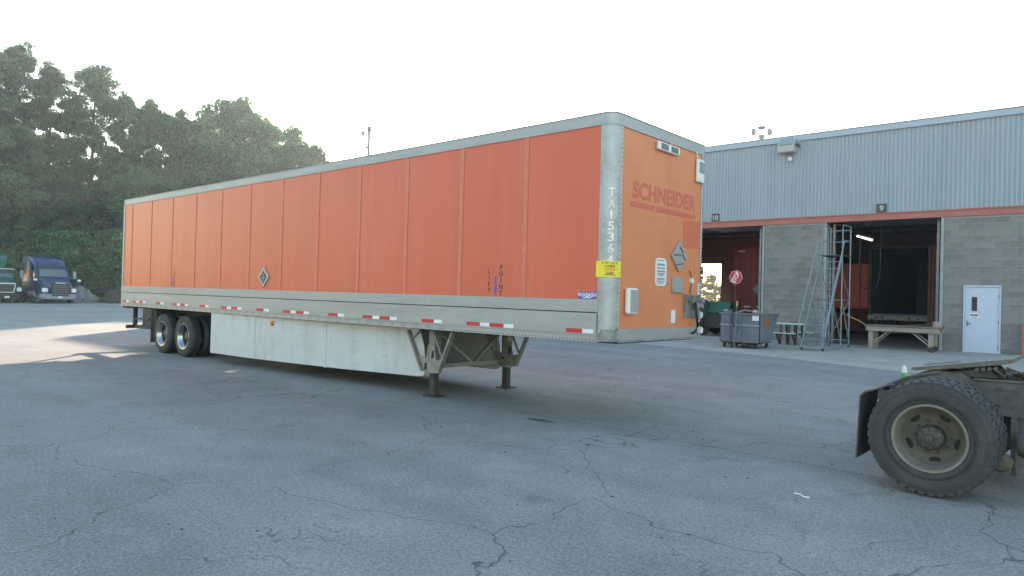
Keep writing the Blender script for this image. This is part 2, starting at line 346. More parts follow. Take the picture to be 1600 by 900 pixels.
    l.new(c, b.inputs['Base Color']); b.inputs['Roughness'].default_value = .88; b.inputs['Specular IOR Level'].default_value = .3
    h = math_('SUBTRACT', math_('ADD', math_('MULTIPLY', noise(70, 3, .7).outputs['Fac'], .6), math_('MULTIPLY', noise(9, 3).outputs['Fac'], .5)), math_('MULTIPLY', ck, .8))
    bp = n.new('ShaderNodeBump'); bp.inputs['Strength'].default_value = .45; bp.inputs['Distance'].default_value = .012; l.new(h, bp.inputs['Height']); l.new(bp.outputs['Normal'], b.inputs['Normal'])
    return m
M['asphalt'] = asphalt()
# ------------------------------------------------------------------ ground
def gz(y): return .22*min(max((y-4)/15.9, 0), 1)
mb = MB(); xs = [-700,-120,-60,-30,-10,10,60,700]; ys = [-700,-60,-12,4,12,19.9,60,120,700]
for y in ys:
    for x in xs: mb.v.append((x, y, gz(y)))
for j in range(len(ys)-1):
    for i in range(len(xs)-1):
        a = j*len(xs)+i; mb.f.append((a, a+1, a+1+len(xs), a+len(xs)))
obj('ground', mb, M['asphalt'], kind='structure', label='grey cracked asphalt lot under the trailer')
BY = 19.9
poly = [(-29.9, 19.86), (-7.86, 13.9), (-2.94, 12.85), (.69, 11.59), (14, 8.0), (14, 19.86)]
mb = MB(); mb.prism(poly, lambda a, b: (a, b, gz(b)-.2), lambda a, b: (a, b, gz(b)+.012))
obj('pavement', mb, M['concrete'], kind='structure', label='pale concrete apron in front of the service bays')

# ------------------------------------------------------------------ service building
bld = empty('service_building', (-13, 28, .22), label='long grey block garage with blue ribbed siding and open service bays', cat='building')
TOP = 4.745
def wallbox(name, x0, x1, y0, y1, z0, z1, m): return obj(name, MB().box(x0, x1, y0, y1, z0, z1), m, bld)
# block walls
pier = wallbox('wall', -5.98, -3.56, BY+.012, BY+.3, .15, TOP-.002, M['mortar'])
mbw = MB(); mbw.box(.14, .82, BY+.012, BY+.3, .15, TOP-.002); mbw.box(1.86, 14, BY+.012, BY+.3, .15, TOP-.002); mbw.box(.82, 1.86, BY+.012, BY+.3, 2.44, TOP-.002)
wall_r = obj('wall', mbw, M['mortar'], bld)
BL, BH, JT = .4064, .2032, .014
_bm = {}
def block_mesh(w):
    k = round(w, 3)
    if k not in _bm: _bm[k] = MB().bbox(0, k, 0, .05, 0, BH-JT, .004).mesh('block'); _bm[k].materials.append(M['block'])
    return _bm[k]
def lay(xa, xb, wall, x_sep, door=None):
    rest = MB()
    r = 0; z = .225
    while z+BH < TOP+.01:
        spans = [(xa, xb)] if not (door and z < door[2]-.05) else [(xa, door[0]), (door[1], xb)]
        for a, b in spans:
            x = xa-BL+(BL/2 if r % 2 else 0)
            while x < b:
                c, d = max(x, a), min(x+BL-JT, b)
                if d-c > .03:
                    y = BY+random.uniform(-.002, .002)
                    if d < x_sep:
                        o = bpy.data.objects.new('block', block_mesh(d-c)); COL.objects.link(o); o.location = (c, y, z); o.parent = wall
                    else: rest.bbox(c, d, y, y+.05, z, z+BH-JT, .004)
                x += BL
        r += 1; z += BH
    return rest
for o in (pier, wall_r): pass
lay(-5.90, -3.64, pier, 99)
rest = lay(.24, 13.9, wall_r, 2.75, (.815, 1.865, 2.44))
obj('block_courses', rest, M['block'], wall_r, kind='stuff')
# the block objects are children of a wall whose parent sits at an offset: undo nothing, the wall itself stands at the origin
for x0, x1 in ((-5.985, -5.91), (-3.635, -3.555), (.135, .232)):
    obj('jamb_guard', MB().bbox(x0, x1, BY-.03, BY+.31, .225, TOP-.004, .008), M['jamb'], bld)
wallbox('wall', -30, -9.6, BY, BY+.3, .1, TOP-.002, M['mortar'])
wallbox('wall', -41, -30, BY, BY+.3, .1, 6.3, M['mortar'])  # unseen lower end section, height shaped for the shadow it throws on the lot
# painted steel beam over the bays
mb = MB(); mb.box(-30, 14, BY-.06, BY+.25, 4.96, 5.0); mb.box(-30, 14, BY-.06, BY+.25, TOP, TOP+.045); mb.box(-30, 14, BY-.015, BY+.2, TOP+.045, 4.96)
obj('beam', mb, M['redbeam'], bld)
# corrugated siding
mb = MB(); pitch = .135; n = int(44/pitch); z0, z1 = 5.002, 7.93
for i in range(n):
    x = -30+i*pitch; jy = ((i//7*7919) % 13-6)*.0007
    for k, (dx, dy) in enumerate(((0, -.02), (.04, -.02), (.062, -.055), (.113, -.055))):
        mb.v += [(x+dx, BY+dy+.02+jy, z0), (x+dx, BY+dy+.02+jy, z1)]
for i in range(len(mb.v)//2-1): mb.f.append((2*i, 2*i+2, 2*i+3, 2*i+1))
obj('siding', mb, M['siding'], bld)
mb = MB(); mb.bbox(-30.1, 14, BY-.10, BY+.3, 7.92, 8.14, .012)
fa = obj('fascia', mb, M['fascia'], bld)
obj('gravel_stop', MB().box(-30.1, 14, BY-.112, BY+.3, 8.141, 8.165), M['wood_dark'], fa)
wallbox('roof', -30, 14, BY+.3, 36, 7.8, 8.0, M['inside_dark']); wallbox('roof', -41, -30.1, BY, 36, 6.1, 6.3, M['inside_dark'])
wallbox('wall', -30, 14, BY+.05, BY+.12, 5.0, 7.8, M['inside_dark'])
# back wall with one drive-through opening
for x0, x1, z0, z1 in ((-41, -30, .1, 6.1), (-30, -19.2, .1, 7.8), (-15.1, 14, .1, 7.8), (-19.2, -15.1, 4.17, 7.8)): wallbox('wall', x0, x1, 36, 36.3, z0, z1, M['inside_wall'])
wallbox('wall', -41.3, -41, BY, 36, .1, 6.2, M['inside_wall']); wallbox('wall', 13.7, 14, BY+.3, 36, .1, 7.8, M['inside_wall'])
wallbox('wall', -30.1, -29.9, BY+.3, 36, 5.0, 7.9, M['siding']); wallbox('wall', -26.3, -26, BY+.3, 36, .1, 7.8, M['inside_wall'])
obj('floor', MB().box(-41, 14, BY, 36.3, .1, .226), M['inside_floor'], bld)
for y in (22.5, 25.5, 28.5, 31.5, 34.5):
    mb = MB(); mb.box(-25.9, 13.6, y-.08, y+.08, 5.6, 5.7); mb.box(-25.9, 13.6, y-.06, y+.06, 6.6, 6.7)
    x = -25.5
    while x < 13: mb.bar((x, y, 5.7), (x+.75, y, 6.6), .05, .05); mb.bar((x+.75, y, 6.6), (x+1.5, y, 5.7), .05, .05); x += 1.5
    obj('roof_truss', mb, M['inside_dark'], bld)
for x in (-9.4, -6.2, -3.4, 0.0):
    obj('door_track', MB().box(x-.04, x+.04, BY+.34, BY+.44, .23, 4.7).bar((x, BY+.39, 4.7), (x, BY+4, 4.95), .08, .05), M['steel'], bld)
for x0, x1 in ((-9.5, -6.1), (-3.45, .05)):
    mb = MB()
    for k in range(5): mb.bbox(x0, x1, BY+.8+k*.62, BY+1.4+k*.62, 4.86+.02*k, 4.91+.02*k, .01)
    obj('overhead_door', mb, M['jamb'], bld)
# entry door
dr = obj('door', MB().bbox(.875, 1.805, BY-.002, BY+.05, .235, 2.385, .004), M['door'], bld)
mb = MB(); mb.bbox(.82, .872, BY-.04, BY+.06, .225, 2.44, .006); mb.bbox(1.808, 1.86, BY-.04, BY+.06, .225, 2.44, .006); mb.bbox(.873, 1.807, BY-.04, BY+.06, 2.388, 2.44, .006)
obj('door_frame', mb, M['door_frame'], dr)
obj('pane', MB().box(1.055, 1.205, BY-.006, BY+.01, 1.60, 2.06), M['glass'], dr)
mb = MB(); mb.box(1.035, 1.054, BY-.012, BY, 1.58, 2.08); mb.box(1.206, 1.225, BY-.012, BY, 1.58, 2.08); mb.box(1.054, 1.206, BY-.012, BY, 2.061, 2.08); mb.box(1.054, 1.206, BY-.012, BY, 1.58, 1.599)
obj('pane_frame', mb, M['door_frame'], dr)
ns = obj('notice', MB().box(1.0, 1.25, BY-.008, BY-.001, 1.345, 1.525), M['white_plastic'], dr)
mb = MB(); mb.box(1.02, 1.085, BY-.011, BY-.009, 1.43, 1.495); mb.box(1.09, 1.16, BY-.011, BY-.009, 1.435, 1.49); mb.box(1.165, 1.23, BY-.011, BY-.009, 1.43, 1.495); mb.box(1.04, 1.21, BY-.011, BY-.009, 1.385, 1.40); mb.box(1.06, 1.19, BY-.011, BY-.009, 1.36, 1.372)
obj('notice_print', mb, mat('notice_print', (.16,.14,.24), .6), dr)
mb = MB(); mb.cyl((.945, BY-.06, 1.19), (.945, BY, 1.19), .032, n=12); mb.bar((.935, BY-.06, 1.19), (1.06, BY-.06, 1.185), .02, .028); mb.box(.92, .97, BY-.008, BY, 1.10, 1.28)
obj('handle', mb, M['alu_dark'], dr)
for z in (.42, 1.25, 2.08): obj('hinge', MB().cyl((1.80, BY-.012, z-.06), (1.80, BY-.012, z+.06), .014, n=8), M['frame_dark'], dr)
# number plates
for s, x, lab in (('9', -1.70, 'dark plate with number 9 above the middle bay'), ('10', -7.965, 'dark plate with number 10 above the bay beside the trailer')):
    t = empty('number_sign', (x, BY-.05, 4.98), label=lab, cat='sign', group='bay number plates')
    obj('plate', MB().bbox(x-.17, x+.17, BY-.06, BY-.036, 4.99, 5.32, .006), M['sign_dark'], t)
    obj('numeral', text(MB(), s, (x, BY-.063, 5.155), (1,0,0), (0,0,1), .20, .13 if s == '9' else .22, .02), M['sign_grey'], t)
# flood light on the siding
t = empty('wall_floodlight', (-5.0, BY, 7.7), label='boxy grey floodlight mounted on the blue ribbed siding', cat='floodlight')
mb = MB(); mb.px([(BY-.04, 7.55), (BY-.04, 8.0), (BY-.24, 8.05), (BY-.46, 7.72), (BY-.42, 7.50), (BY-.3, 7.46)], -5.30, -4.70); obj('housing', mb, M['lamp_body'], t)
mb = MB(); mb.px([(BY-.262, 8.035), (BY-.455, 7.745), (BY-.475, 7.76), (BY-.28, 8.05)], -5.25, -4.75); obj('lens', mb, M['lamp_glass'], t)
mb = MB(); mb.cyl((-4.70, BY-.2, 7.76), (-4.58, BY-.2, 7.76), .05, n=8); mb.bar((-4.62, BY-.2, 7.76), (-4.62, BY-.03, 7.7), .04, .04); obj('bracket', mb, M['frame_dark'], t)
t = empty('camera_dome', (-4.86, BY, 7.2), label='small pale dome fitting on the siding below the floodlight', cat='fixture')
mb = MB(); mb.bar((-4.9, BY-.03, 7.30), (-4.9, BY-.22, 7.30), .05, .05); obj('arm', mb, M['lamp_body'], t)
mb = MB(); mb.lathe([(.001, 7.15), (.05, 7.16), (.08, 7.2), (.085, 7.26), (.06, 7.29), (.001, 7.29)], (-4.9, BY-.22, 0), 'z', 12); obj('dome', mb, M['white_plastic'], t, smooth=True)

# ------------------------------------------------------------------ inside the bays
def barn_trailer(name, x0, x1, y0, y1, z0, z1, m, label, cat, open_rear=False):
    t = empty(name, ((x0+x1)/2, (y0+y1)/2, .226), label=label, cat=cat)
    if open_rear:
        obj('side_wall', MB().box(x0, x0+.06, y0, y1, z0, z1), m, t); obj('side_wall', MB().box(x1-.06, x1, y0, y1, z0, z1), m, t)
        obj('roof', MB().box(x0+.061, x1-.061, y0+.01, y1, z1-.06, z1-.001), m, t); obj('floor', MB().box(x0+.061, x1-.061, y0+.01, y1, z0, z0+.12), m, t)
        obj('front_wall', MB().box(x0+.061, x1-.061, y1-.06, y1-.002, z0+.121, z1-.061), m, t)
        mb = MB(); mb.bbox(x0-.02, x0+.09, y0-.08, y0-.002, z0-.1, z1+.02, .01); mb.bbox(x1-.09, x1+.02, y0-.08, y0-.002, z0-.1, z1+.02, .01); mb.bbox(x0+.091, x1-.091, y0-.08, y0-.002, z1-.14, z1+.02, .01)
        obj('rear_frame', mb, M['frame_dark'], t)
        mb = MB(); mb.bbox(x0-.05, x1+.05, y0-.12, y0-.002, z0-.16, z0+.06, .02); obj('sill', mb, M['steel'], t)
        for q in (.3, .55, 1.6, 1.95): obj('sill_hole_shade', MB().cyl((x0+q, y0-.13, z0-.05), (x0+q, y0-.10, z0-.05), .045, n=10), M['hole_shade'], t)  # dark discs painting the shade in the sill's holes
    else:
        obj('body', MB().bbox(x0, x1, y0, y1, z0, z1, .03), m, t)
        for k in (0, 1):
            a, b = x0+.06+k*(x1-x0)/2, x0-.06+(k+1)*(x1-x0)/2
            d = obj('door', MB().bbox(a, b, y0-.05, y0-.002, z0+.08, z1-.1, .01), m, t)
            for q in (.35, .75): obj('lock_bar', MB().cyl((a+(b-a)*q, y0-.08, z0+.05), (a+(b-a)*q, y0-.08, z1-.05), .018, n=6), M['maroon'], d)
    mb = MB(); mb.bar((x0+.3, y0-.03, z0-.1), (x0+.3, y0-.03, .6), .1, .1); mb.bar((x1-.3, y0-.03, z0-.1), (x1-.3, y0-.03, .6), .1, .1); mb.bbox(x0+.1, x1-.1, y0-.10, y0+.0, .5, .62, .01); obj('bumper', mb, M['frame_dark'], t)
    for xx in (x0+.3, x1-.3):
        w = obj('wheel', MB().lathe([(.28, -.28), (.44, -.3), (.5, -.24), (.5, .24), (.44, .3), (.28, .28)], (xx, y0+2.2, .226+.5), 'x', 24), M['rubber'], t)
        obj('hub', MB().cyl((xx-.26, y0+2.2, .726), (xx+.26, y0+2.2, .726), .27, n=16), M['steel'], w)
    return t
tm = barn_trailer('parked_trailer', -9.25, -6.7, 24.5, 34.6, 1.25, 4.28, M['maroon'], 'maroon trailer with closed doors standing inside bay 10', 'trailer')
mb = MB(); mb.py([(-7.9, 1.95), (-7.6, 2.3), (-7.9, 2.65), (-8.2, 2.3)], 24.40, 24.43); obj('placard', mb, M['alu_dark'], tm)
for x, z in ((-8.6, 1.45), (-8.0, 1.45), (-8.9, 4.05)): obj('reflector_strip', MB().box(x, x+.30, 24.40, 24.43, z, z+.06), M['tape_white'], tm)
barn_trailer('parked_trailer', -3.72, -1.15, 26.5, 35.4, 1.22, 4.32, M['dark_inside'], 'dark empty trailer with open back inside bay 9', 'trailer', True)
t = barn_trailer('parked_trailer', -7.4, -4.5, 29.5, 35.5, 1.5, 3.75, M['orange'], 'bright red orange trailer deep inside behind the rolling ladder', 'trailer')
mb = MB(); x = .55
for k in range(9): mb.bbox(-.98+k*.12, -.90+k*.12, 24.0, 24.05, .6, 4.0, .01)
mb.box(-1.0, .12, 24.051, 24.10, .5, 4.1); obj('ribbed_partition', mb, M['rustred'], bld)
t = empty('strip_light', (-2.8, 22, 4.3), label='lit fluorescent strip light hanging inside bay 9', cat='light')
obj('tube', MB().cyl((-3.02, 21.8, 4.37), (-2.60, 22.3, 4.23), .028, n=8), M['lit'], t)
obj('housing', MB().bar((-3.05, 21.8, 4.43), (-2.58, 22.3, 4.29), .14, .05), M['lamp_body'], t)
mb = MB(); mb.cyl((-3.0, 21.85, 4.45), (-3.0, 21.85, 5.6), .01, n=5); mb.cyl((-2.62, 22.25, 4.31), (-2.62, 22.25, 5.6), .01, n=5); obj('hanger', mb, M['frame_dark'], t)
mb = MB(); mb.tube([(-2.9, 21.9, 5.58), (-2.93, 21.9, 4.0), (-2.95, 21.9, 2.9), (-2.9, 21.9, 2.55), (-2.75, 21.9, 2.35), (-2.5, 21.9, 2.3), (-2.3, 21.9, 2.4), (-2.2, 21.9, 3.0), (-2.2, 21.9, 5.58)], .022)
obj('air_hose', mb, M['truck_black'], label='black air hose looping down under the strip light', cat='hose')
# low workshop vehicle and clutter seen past the trailer nose
t = empty('yard_cart', (-8.2, 21.5, .226), label='dark shop cart with green top beside the trailer nose', cat='cart')
obj('body', MB().bbox(-9.4, -7.2, 21.2, 22.6, .5, 1.2, .05), M['truck_black'], t); obj('cover', MB().px([(21.25, 1.2), (22.5, 1.2), (22.2, 1.62), (21.4, 1.68)], -9.3, -7.9), M['truck_green'], t)
obj('number_plate', MB().box(-7.75, -7.4, 21.17, 21.198, .55, .72), M['white_plastic'], t)
for xx in (-9.1, -7.5):
    for yy in (21.35, 22.45): obj('wheel', MB().lathe([(.05, -.08), (.24, -.09), (.275, -.05), (.275, .05), (.24, .09), (.05, .08)], (xx, yy, .5), 'y', 16), M['rubber'], t)
obj('barrier', MB().bbox(-11.5, -9.0, 30.0, 30.2, .23, 1.5, .02), M['orange'], label='orange low barrier inside bay 10 before the back opening', cat='barrier')
# ------------------------------------------------------------------ the trailer
L, WD = 16.08, 2.59
ZB, ZR, ZP, ZT = 1.127, 1.674, 3.915, 4.074
RC = .13
tr = empty('semi_trailer', (-8, 1.3, 0), label='long faded orange box trailer resting on its landing gear', cat='trailer')
def P(name, mb, m, parent=None, **k): return obj(name, mb, M[m], parent or tr, **k)
def outline(off, xr=-L, n=7):
    r = RC+off; p = [(xr, -off)]
    for i in range(n+1):
        a = -math.pi/2+math.pi/2*i/n; p.append((-RC+r*math.cos(a), RC+r*math.sin(a)))
    for i in range(n+1):
        a = math.pi/2*i/n; p.append((-RC+r*math.cos(a), WD-RC+r*math.sin(a)))
    p.append((xr, WD+off)); return p
def band(path_o, path_i, z0, z1):
    mb = MB(); n = len(path_o)
    for (a, b), (c, d) in zip(path_o, path_i): mb.v += [(a,b,z0),(a,b,z1),(c,d,z1),(c,d,z0)]
    for i in range(n-1):
        for k in range(4): mb.f.append((4*i+k, 4*i+4+k, 4*i+4+(k+1) % 4, 4*i+(k+1) % 4))
    mb.f += [(0,1,2,3), (4*n-1,4*n-2,4*n-3,4*n-4)]
    return mb
# side panels and the riveted strips between them
seams = [-(1.4411+1.2818*k) for k in range(12)]
edges = [-.185]+seams+[-L+.06]
for k in range(len(edges)-1):
    a, b = edges[k+1], edges[k]
    P('side_panel', MB().bbox(a+(.004 if k < 12 else .0), b-.004 if k else b, .004, .03, ZR-.01, ZP+.01, .003), 'orange')
for x in seams: P('seam_strip', MB().bbox(x-.042, x+.042, -.004, .0035, ZR-.005, ZP+.005, .002), 'orange_seam')
P('far_side_wall', MB().box(-L+.05, -RC, WD-.03, WD-.004, ZR-.01, ZP+.01), 'orange')
P('front_panel', MB().bbox(-.03, -.004, .205, 1.428, 1.30, ZP+.01, .003), 'orange_front')
P('front_panel', MB().bbox(-.03, -.004, 1.436, 2.49, 1.30, ZP+.01, .003), 'orange_front')
P('front_seam', MB().box(-.02, -.007, 1.427, 1.437, 1.3, ZP), 'orange_seam')
def arc_post(c0, c1, r, z0, z1, cx, cy, n=10):
    mb = MB()
    for i in range(n+1):
        a = c0+(c1-c0)*i/n
        for rr in (r, r-.02): mb.v += [(cx+rr*math.cos(a), cy+rr*math.sin(a), z0), (cx+rr*math.cos(a), cy+rr*math.sin(a), z1)]
    for i in range(n):
        q = 4*i; mb.f += [(q, q+4, q+5, q+1), (q+2, q+3, q+7, q+6), (q, q+2, q+6, q+4), (q+1, q+5, q+7, q+3)]
    mb.f += [(0,1,3,2), (4*n,4*n+2,4*n+3,4*n+1)]
    return mb
def post(cy, s):
    mb = arc_post(-math.pi/2 if s < 0 else 0, 0 if s < 0 else math.pi/2, RC+.006, ZB+.02, ZP+.02, -RC, cy)
    yo = -.006 if s < 0 else WD+.006
    mb.box(-.19, -RC, min(yo, yo-s*.02), max(yo, yo-s*.02), ZB+.02, ZP+.02)
    mb.box(-.014, .006, *((RC, .207) if s < 0 else (WD-.12-RC*.3, WD-RC)), ZB+.02, ZP+.02)
    return mb
np_ = P('corner_post', post(RC, -1), 'alu_post', smooth=True); P('corner_post', post(WD-RC, 1), 'alu_post', smooth=True)
mb = arc_post(-math.pi/2, 0, RC+.0085, ZB+.012, 1.30, -RC, RC); mb.box(-.192, -RC, -.0085, .012, ZB+.012, 1.26); mb.box(-.012, .0085, RC, .209, ZB+.012, 1.33); P('post_scuff_plate', mb, 'alu_dark', smooth=True)
P('top_rail', band(outline(.012), outline(-.02), ZP, ZT-.012), 'alu', smooth=True)
P('roof_edge', band(outline(.02), outline(-.05), ZT-.011, ZT), 'alu_dark')
P('roof', MB().box(-L+.01, -.06, .05, WD-.05, ZT-.03, ZT-.012), 'alu')
# bottom rail: riveted upper strip, plain band, stepped lower flange
P('rub_strip', MB().bbox(-L+.05, -.175, -.014, .02, 1.512, ZR, .003), 'alu')
P('rail_gap_shade', MB().box(-L+.05, -.18, .012, .028, 1.49, 1.53), 'frame_dark')  # dark backing strip that paints the shade in the groove
P('bottom_rail', MB().bbox(-L+.05, -.175, -.006, .03, 1.225, 1.500, .002), 'alu')
P('rail_lip', MB().box(-L+.05, -.178, -.014, .03, 1.212, 1.2245), 'alu')
P('lower_flange', MB().bbox(-L+.05, -.178, -.002, .03, ZB, 1.2118, .002), 'alu')
P('far_bottom_rail', MB().box(-L+.05, -.175, WD-.03, WD+.006, ZB, ZR), 'alu')
P('front_sill', MB().bbox(-.04, .004, .2, WD-.19, ZB+.01, 1.30, .006), 'alu')
P('sill_wear_strip', MB().bbox(-.03, .006, .21, WD-.2, ZB-.004, ZB+.03, .004), 'alu_dark')
P('upper_coupler', MB().box(-3.1, -.05, .25, WD-.25, ZB-.02, ZB+.09), 'frame_dark')
# rear frame and doors
P('rear_post', MB().bbox(-L-.04, -L+.05, -.012, .12, ZB-.06, ZT-.02, .01), 'alu'); P('rear_post', MB().bbox(-L-.04, -L+.05, WD-.12, WD+.012, ZB-.06, ZT-.02, .01), 'alu')
P('rear_header', MB().box(-L-.04, -L+.05, .121, WD-.121, ZP, ZT-.02), 'alu'); P('rear_sill', MB().box(-L-.04, -L+.05, .121, WD-.121, ZB-.06, 1.25), 'frame_dark')
for k in (0, 1): P('rear_door', MB().bbox(-L-.03, -L+.03, .125+k*1.172, 1.292+k*1.172, 1.26, ZP-.005, .006), 'orange')
# rivets
def rivets(pts, nrm, r=.011, h=.006):
    mb = MB(); nrm = Vector(nrm)
    a = nrm.orthogonal().normalized(); b = nrm.cross(a)
    for p in pts:
        p = Vector(p); mb.add([p+a*r, p+b*r, p-a*r, p-b*r, p+nrm*h], [(0,1,4),(1,2,4),(2,3,4),(3,0,4)])
    return mb
pts = [(x+dx, -.005, ZR+.03+.055*i) for x in seams for dx in (-.025, .025) for i in range(40)]
P('rivet', rivets(pts, (0,-1,0), .009, .005), 'rivet_seam', kind='stuff')
pts = []
x = -L+.1
while x < -.25:
    pts += [(x, -.013, 1.64), (x+.04, -.013, 1.59), (x, -.013, 1.54)]; x += .085
pts2 = []; x = -L+.15
while x < -.25:
    pts2 += [(x, -.003, 1.19), (x, -.003, 1.155), (x+.07, -.003, 1.19), (x+.07, -.003, 1.155)] if x < -3 else [(x, -.003, 1.15), (x+.06, -.003, 1.15)]
    x += .305 if x < -3 else .12
P('rivet', rivets(pts, (0,-1,0), .012, .006), 'rivet', kind='stuff')
P('rivet', rivets(pts2, (0,-1,0), .013, .005), 'rivet_dark', kind='stuff')
pts = [(x, -.013, z) for x in np.arange(-L+.1, -.25, .09) for z in (3.945, 4.035)]
P('rivet', rivets(pts, (0,-1,0), .009, .004), 'rivet', kind='stuff')
pts = [(-.182+dx, -.012, z) for z in np.arange(1.2, 3.9, .052) for dx in (.015,)]
P('rivet', rivets([(p[0], -.008, p[2]) for p in pts], (0,-1,0), .011, .005), 'rivet', kind='stuff')
pts = [(.012, .19, z) for z in np.arange(1.2, 3.9, .06)]+[(.006, WD-.14, z) for z in np.arange(1.2, 3.9, .06)]
P('rivet', rivets(pts, (1,0,0), .014, .006), 'rivet_light', kind='stuff')
pts = [(.0, y, z) for z in np.arange(1.36, 3.88, .075) for y in (.62, .66, 1.02, 1.06, 1.41, 1.455, 1.8, 1.84, 2.2, 2.24)]
P('rivet', rivets([(-.003, p[1], p[2]) for p in pts], (1,0,0), .008, .003), 'orange_front', kind='stuff')
# reflective tape
for a, b, n in ((-.67,-.23,1),(-2.53,-1.59,2),(-3.54,-3.06,1),(-5.09,-4.15,2),(-6.12,-5.62,1),(-7.68,-6.75,2),(-8.73,-8.21,1),(-10.27,-9.34,2),(-11.30,-10.85,1),(-12.78,-11.92,2),(-13.78,-13.30,1),(-15.29,-14.43,2),(-16.0,-15.55,1)):
    w = (b-a)/n
    for k in range(n):
        s = a+k*w
        P('reflector_strip', MB().box(s, s+w*.59, -.0105, -.0062, 1.236, 1.290), 'tape_red'); P('reflector_strip', MB().box(s+w*.592, s+w*.985, -.0105, -.0062, 1.236, 1.290), 'tape_white')
# lettering on the side
R_, U_ = (1,0,0), (0,0,1)
for x0, ssfx in ((-2.0, 1), (-12.87, 1)):
    mb = MB()
    for i, ch in enumerate('LIFT'): text(mb, ch, (x0-.10, .0005, 2.045-i*.094), R_, U_, .068, None, .012)
    for i, ch in enumerate('POINT'): text(mb, ch, (x0+.13, .0005, 2.10-i*.094), R_, U_, .072, None, .012)
    P('lettering', mb, 'black_text')
    mb = MB(); mb.py([(x0+.014, 1.78), (x0+.014, 1.965), (x0+.042, 1.965), (x0+.042, 1.78), (x0+.06, 1.78), (x0+.028, 1.685), (x0-.004, 1.78)], 0, .0035); P('arrow', mb, 'blue_mark')
mb = MB(); mb.py([(-.50, 1.685), (-.49, 1.77), (-.24, 1.77), (-.20, 1.80), (-.23, 1.69), (-.3, 1.672)], .0005, .0035); dk = P('decal', mb, 'blue_mark')
mb = MB(); text(mb, 'WABASH', (-.355, -.001, 1.733), R_, U_, .055, .29, .02); mb.box(-.42, -.29, -.001, .0003, 1.690, 1.702); P('lettering', mb, 'white_text', dk)
def diamond(c, r, u, n, w, h, t):
    c, r, u, n = Vector(c), Vector(r), Vector(u), Vector(n); mb = MB()
    q = [c+u*h, c+r*w, c-u*h, c-r*w]; mb.add(q+[a+n*t for a in q], [(0,1,2,3),(7,6,5,4),(0,1,5,4),(1,2,6,5),(2,3,7,6),(3,0,4,7)]); return mb
pc = (-8.47, .003, 1.945)
ph = P('placard_holder', diamond(pc, R_, U_, (0,-1,0), .215, .215, .02), 'alu')
for dx, dz in ((0,.09),(-.05,.04),(.05,.04),(-.10,0),(0,0),(.10,0),(-.05,-.05),(.05,-.05),(0,-.10)):
    P('placard_cell', diamond((pc[0]+dx, -.0175, pc[2]+dz), R_, U_, (0,-1,0), .034, .034, .004), 'tape_red' if (dx, dz) == (0, 0) else 'frame_dark', ph)
# fleet number running down the near corner post
R45 = Vector((.7071, .7071, 0)); N45 = Vector((.7071, -.7071, 0)); AX = Vector((-RC, RC, 0))
mb = MB()
for i, ch in enumerate('TA15364'): text(mb, ch, AX+N45*(RC+.0095)+Vector((0,0,3.045-i*.1425)), R45, U_, .112, .026 if ch == '1' else .082, .012)
P('lettering', mb, 'white_text')
mb = arc_post(-math.pi/2, 0, RC+.0125, 1.965, 2.172, -RC, RC); mb.box(-.215, -RC, -.0125, -.009, 1.965, 2.172); mb.box(.009, .0125, RC, .215, 1.965, 2.172)
st = P('warning_sticker', mb, 'yellow', smooth=True)
def arcbars(rows, m):
    mb = MB()
    for z, h, a0, a1, dash in rows:
        k = a0
        while k < a1:
            e = min(k+dash*.8, a1); mb2 = arc_post(k, e, RC+.0145, z-h/2, z+h/2, -RC, RC, 3); mb.add(mb2.v, mb2.f); k += dash
    return P('print', mb, m, st)
d = math.radians
mb = MB()
for s, z, h, a0, a1 in (('DO NOT LOAD TO', 2.145, .030, -88, -2), ('SCHNEIDER', 2.105, .028, -74, -16)):
    for i, ch in enumerate(s):
        if ch == ' ': continue
        a = d(a0+(a1-a0)*(i+.5)/len(s)); nn = Vector((math.cos(a), math.sin(a), 0)); text(mb, ch, AX+nn*(RC+.0148)+Vector((0,0,z)), Vector((-nn.y, nn.x, 0)), U_, h, .012, .02)
P('print', mb, 'black_text', st)
arcbars([(2.075,.017,d(-70),d(-18),.09),(2.053,.012,d(-72),d(-16),.07)], 'sticker_orange')
arcbars([(2.027,.009,d(-66),d(-24),.05),(2.010,.009,d(-62),d(-28),.06),(1.993,.010,d(-74),d(-14),.05)], 'black_text')
# front wall fittings
RF, NF = (0,1,0), (1,0,0)
mb = MB(); v0 = text(MB(), 'SCHNEIDER', (-.0015, 1.375, 3.145), RF, U_, .235, 1.78, .034)
P('faded_lettering', v0, 'ghost_red')
mb = MB(); mb.px([(.43, 2.912), (.43, 2.985), (1.08, 2.985), (1.02, 2.912)], -.003, -.0005); mb.px([(1.07, 2.912), (1.13, 2.985), (2.26, 2.985), (2.26, 2.912)], -.003, -.0005); P('faded_stripe', mb, 'ghost_red')
P('paint_patch', MB().box(-.003, -.0008, 1.90, 2.44, 2.475, 2.885), 'patch')
mk = P('marker_lamp', MB().bbox(0, .05, 1.045, 1.65, 3.765, 3.88, .012), 'white_plastic')
for y in (1.11, 1.39): P('lens', MB().bbox(.045, .056, y, y+.2, 3.785, 3.862, .004), 'dark_lens', mk)
P('cable', MB().tube([(.01, 1.46, 3.88), (.02, 1.46, 3.915), (.01, 1.44, 3.93)], .008), 'white_plastic', mk)
vt = P('vent_box', MB().bbox(0, .045, 2.22, 2.45, 3.48, 3.83, .015), 'white_plastic')
P('vent_grille', MB().bbox(.042, .050, 2.27, 2.44, 3.62, 3.79, .003), 'lamp_glass', vt)
P('cable', MB().tube([(.02, 2.25, 3.84), (.02, 2.23, 3.9), (.01, 2.2, 3.93)], .01), 'white_plastic', vt)
pl = P('placard_holder', diamond((.0, 1.765, 2.33), RF, U_, NF, .232, .232, .02), 'alu')
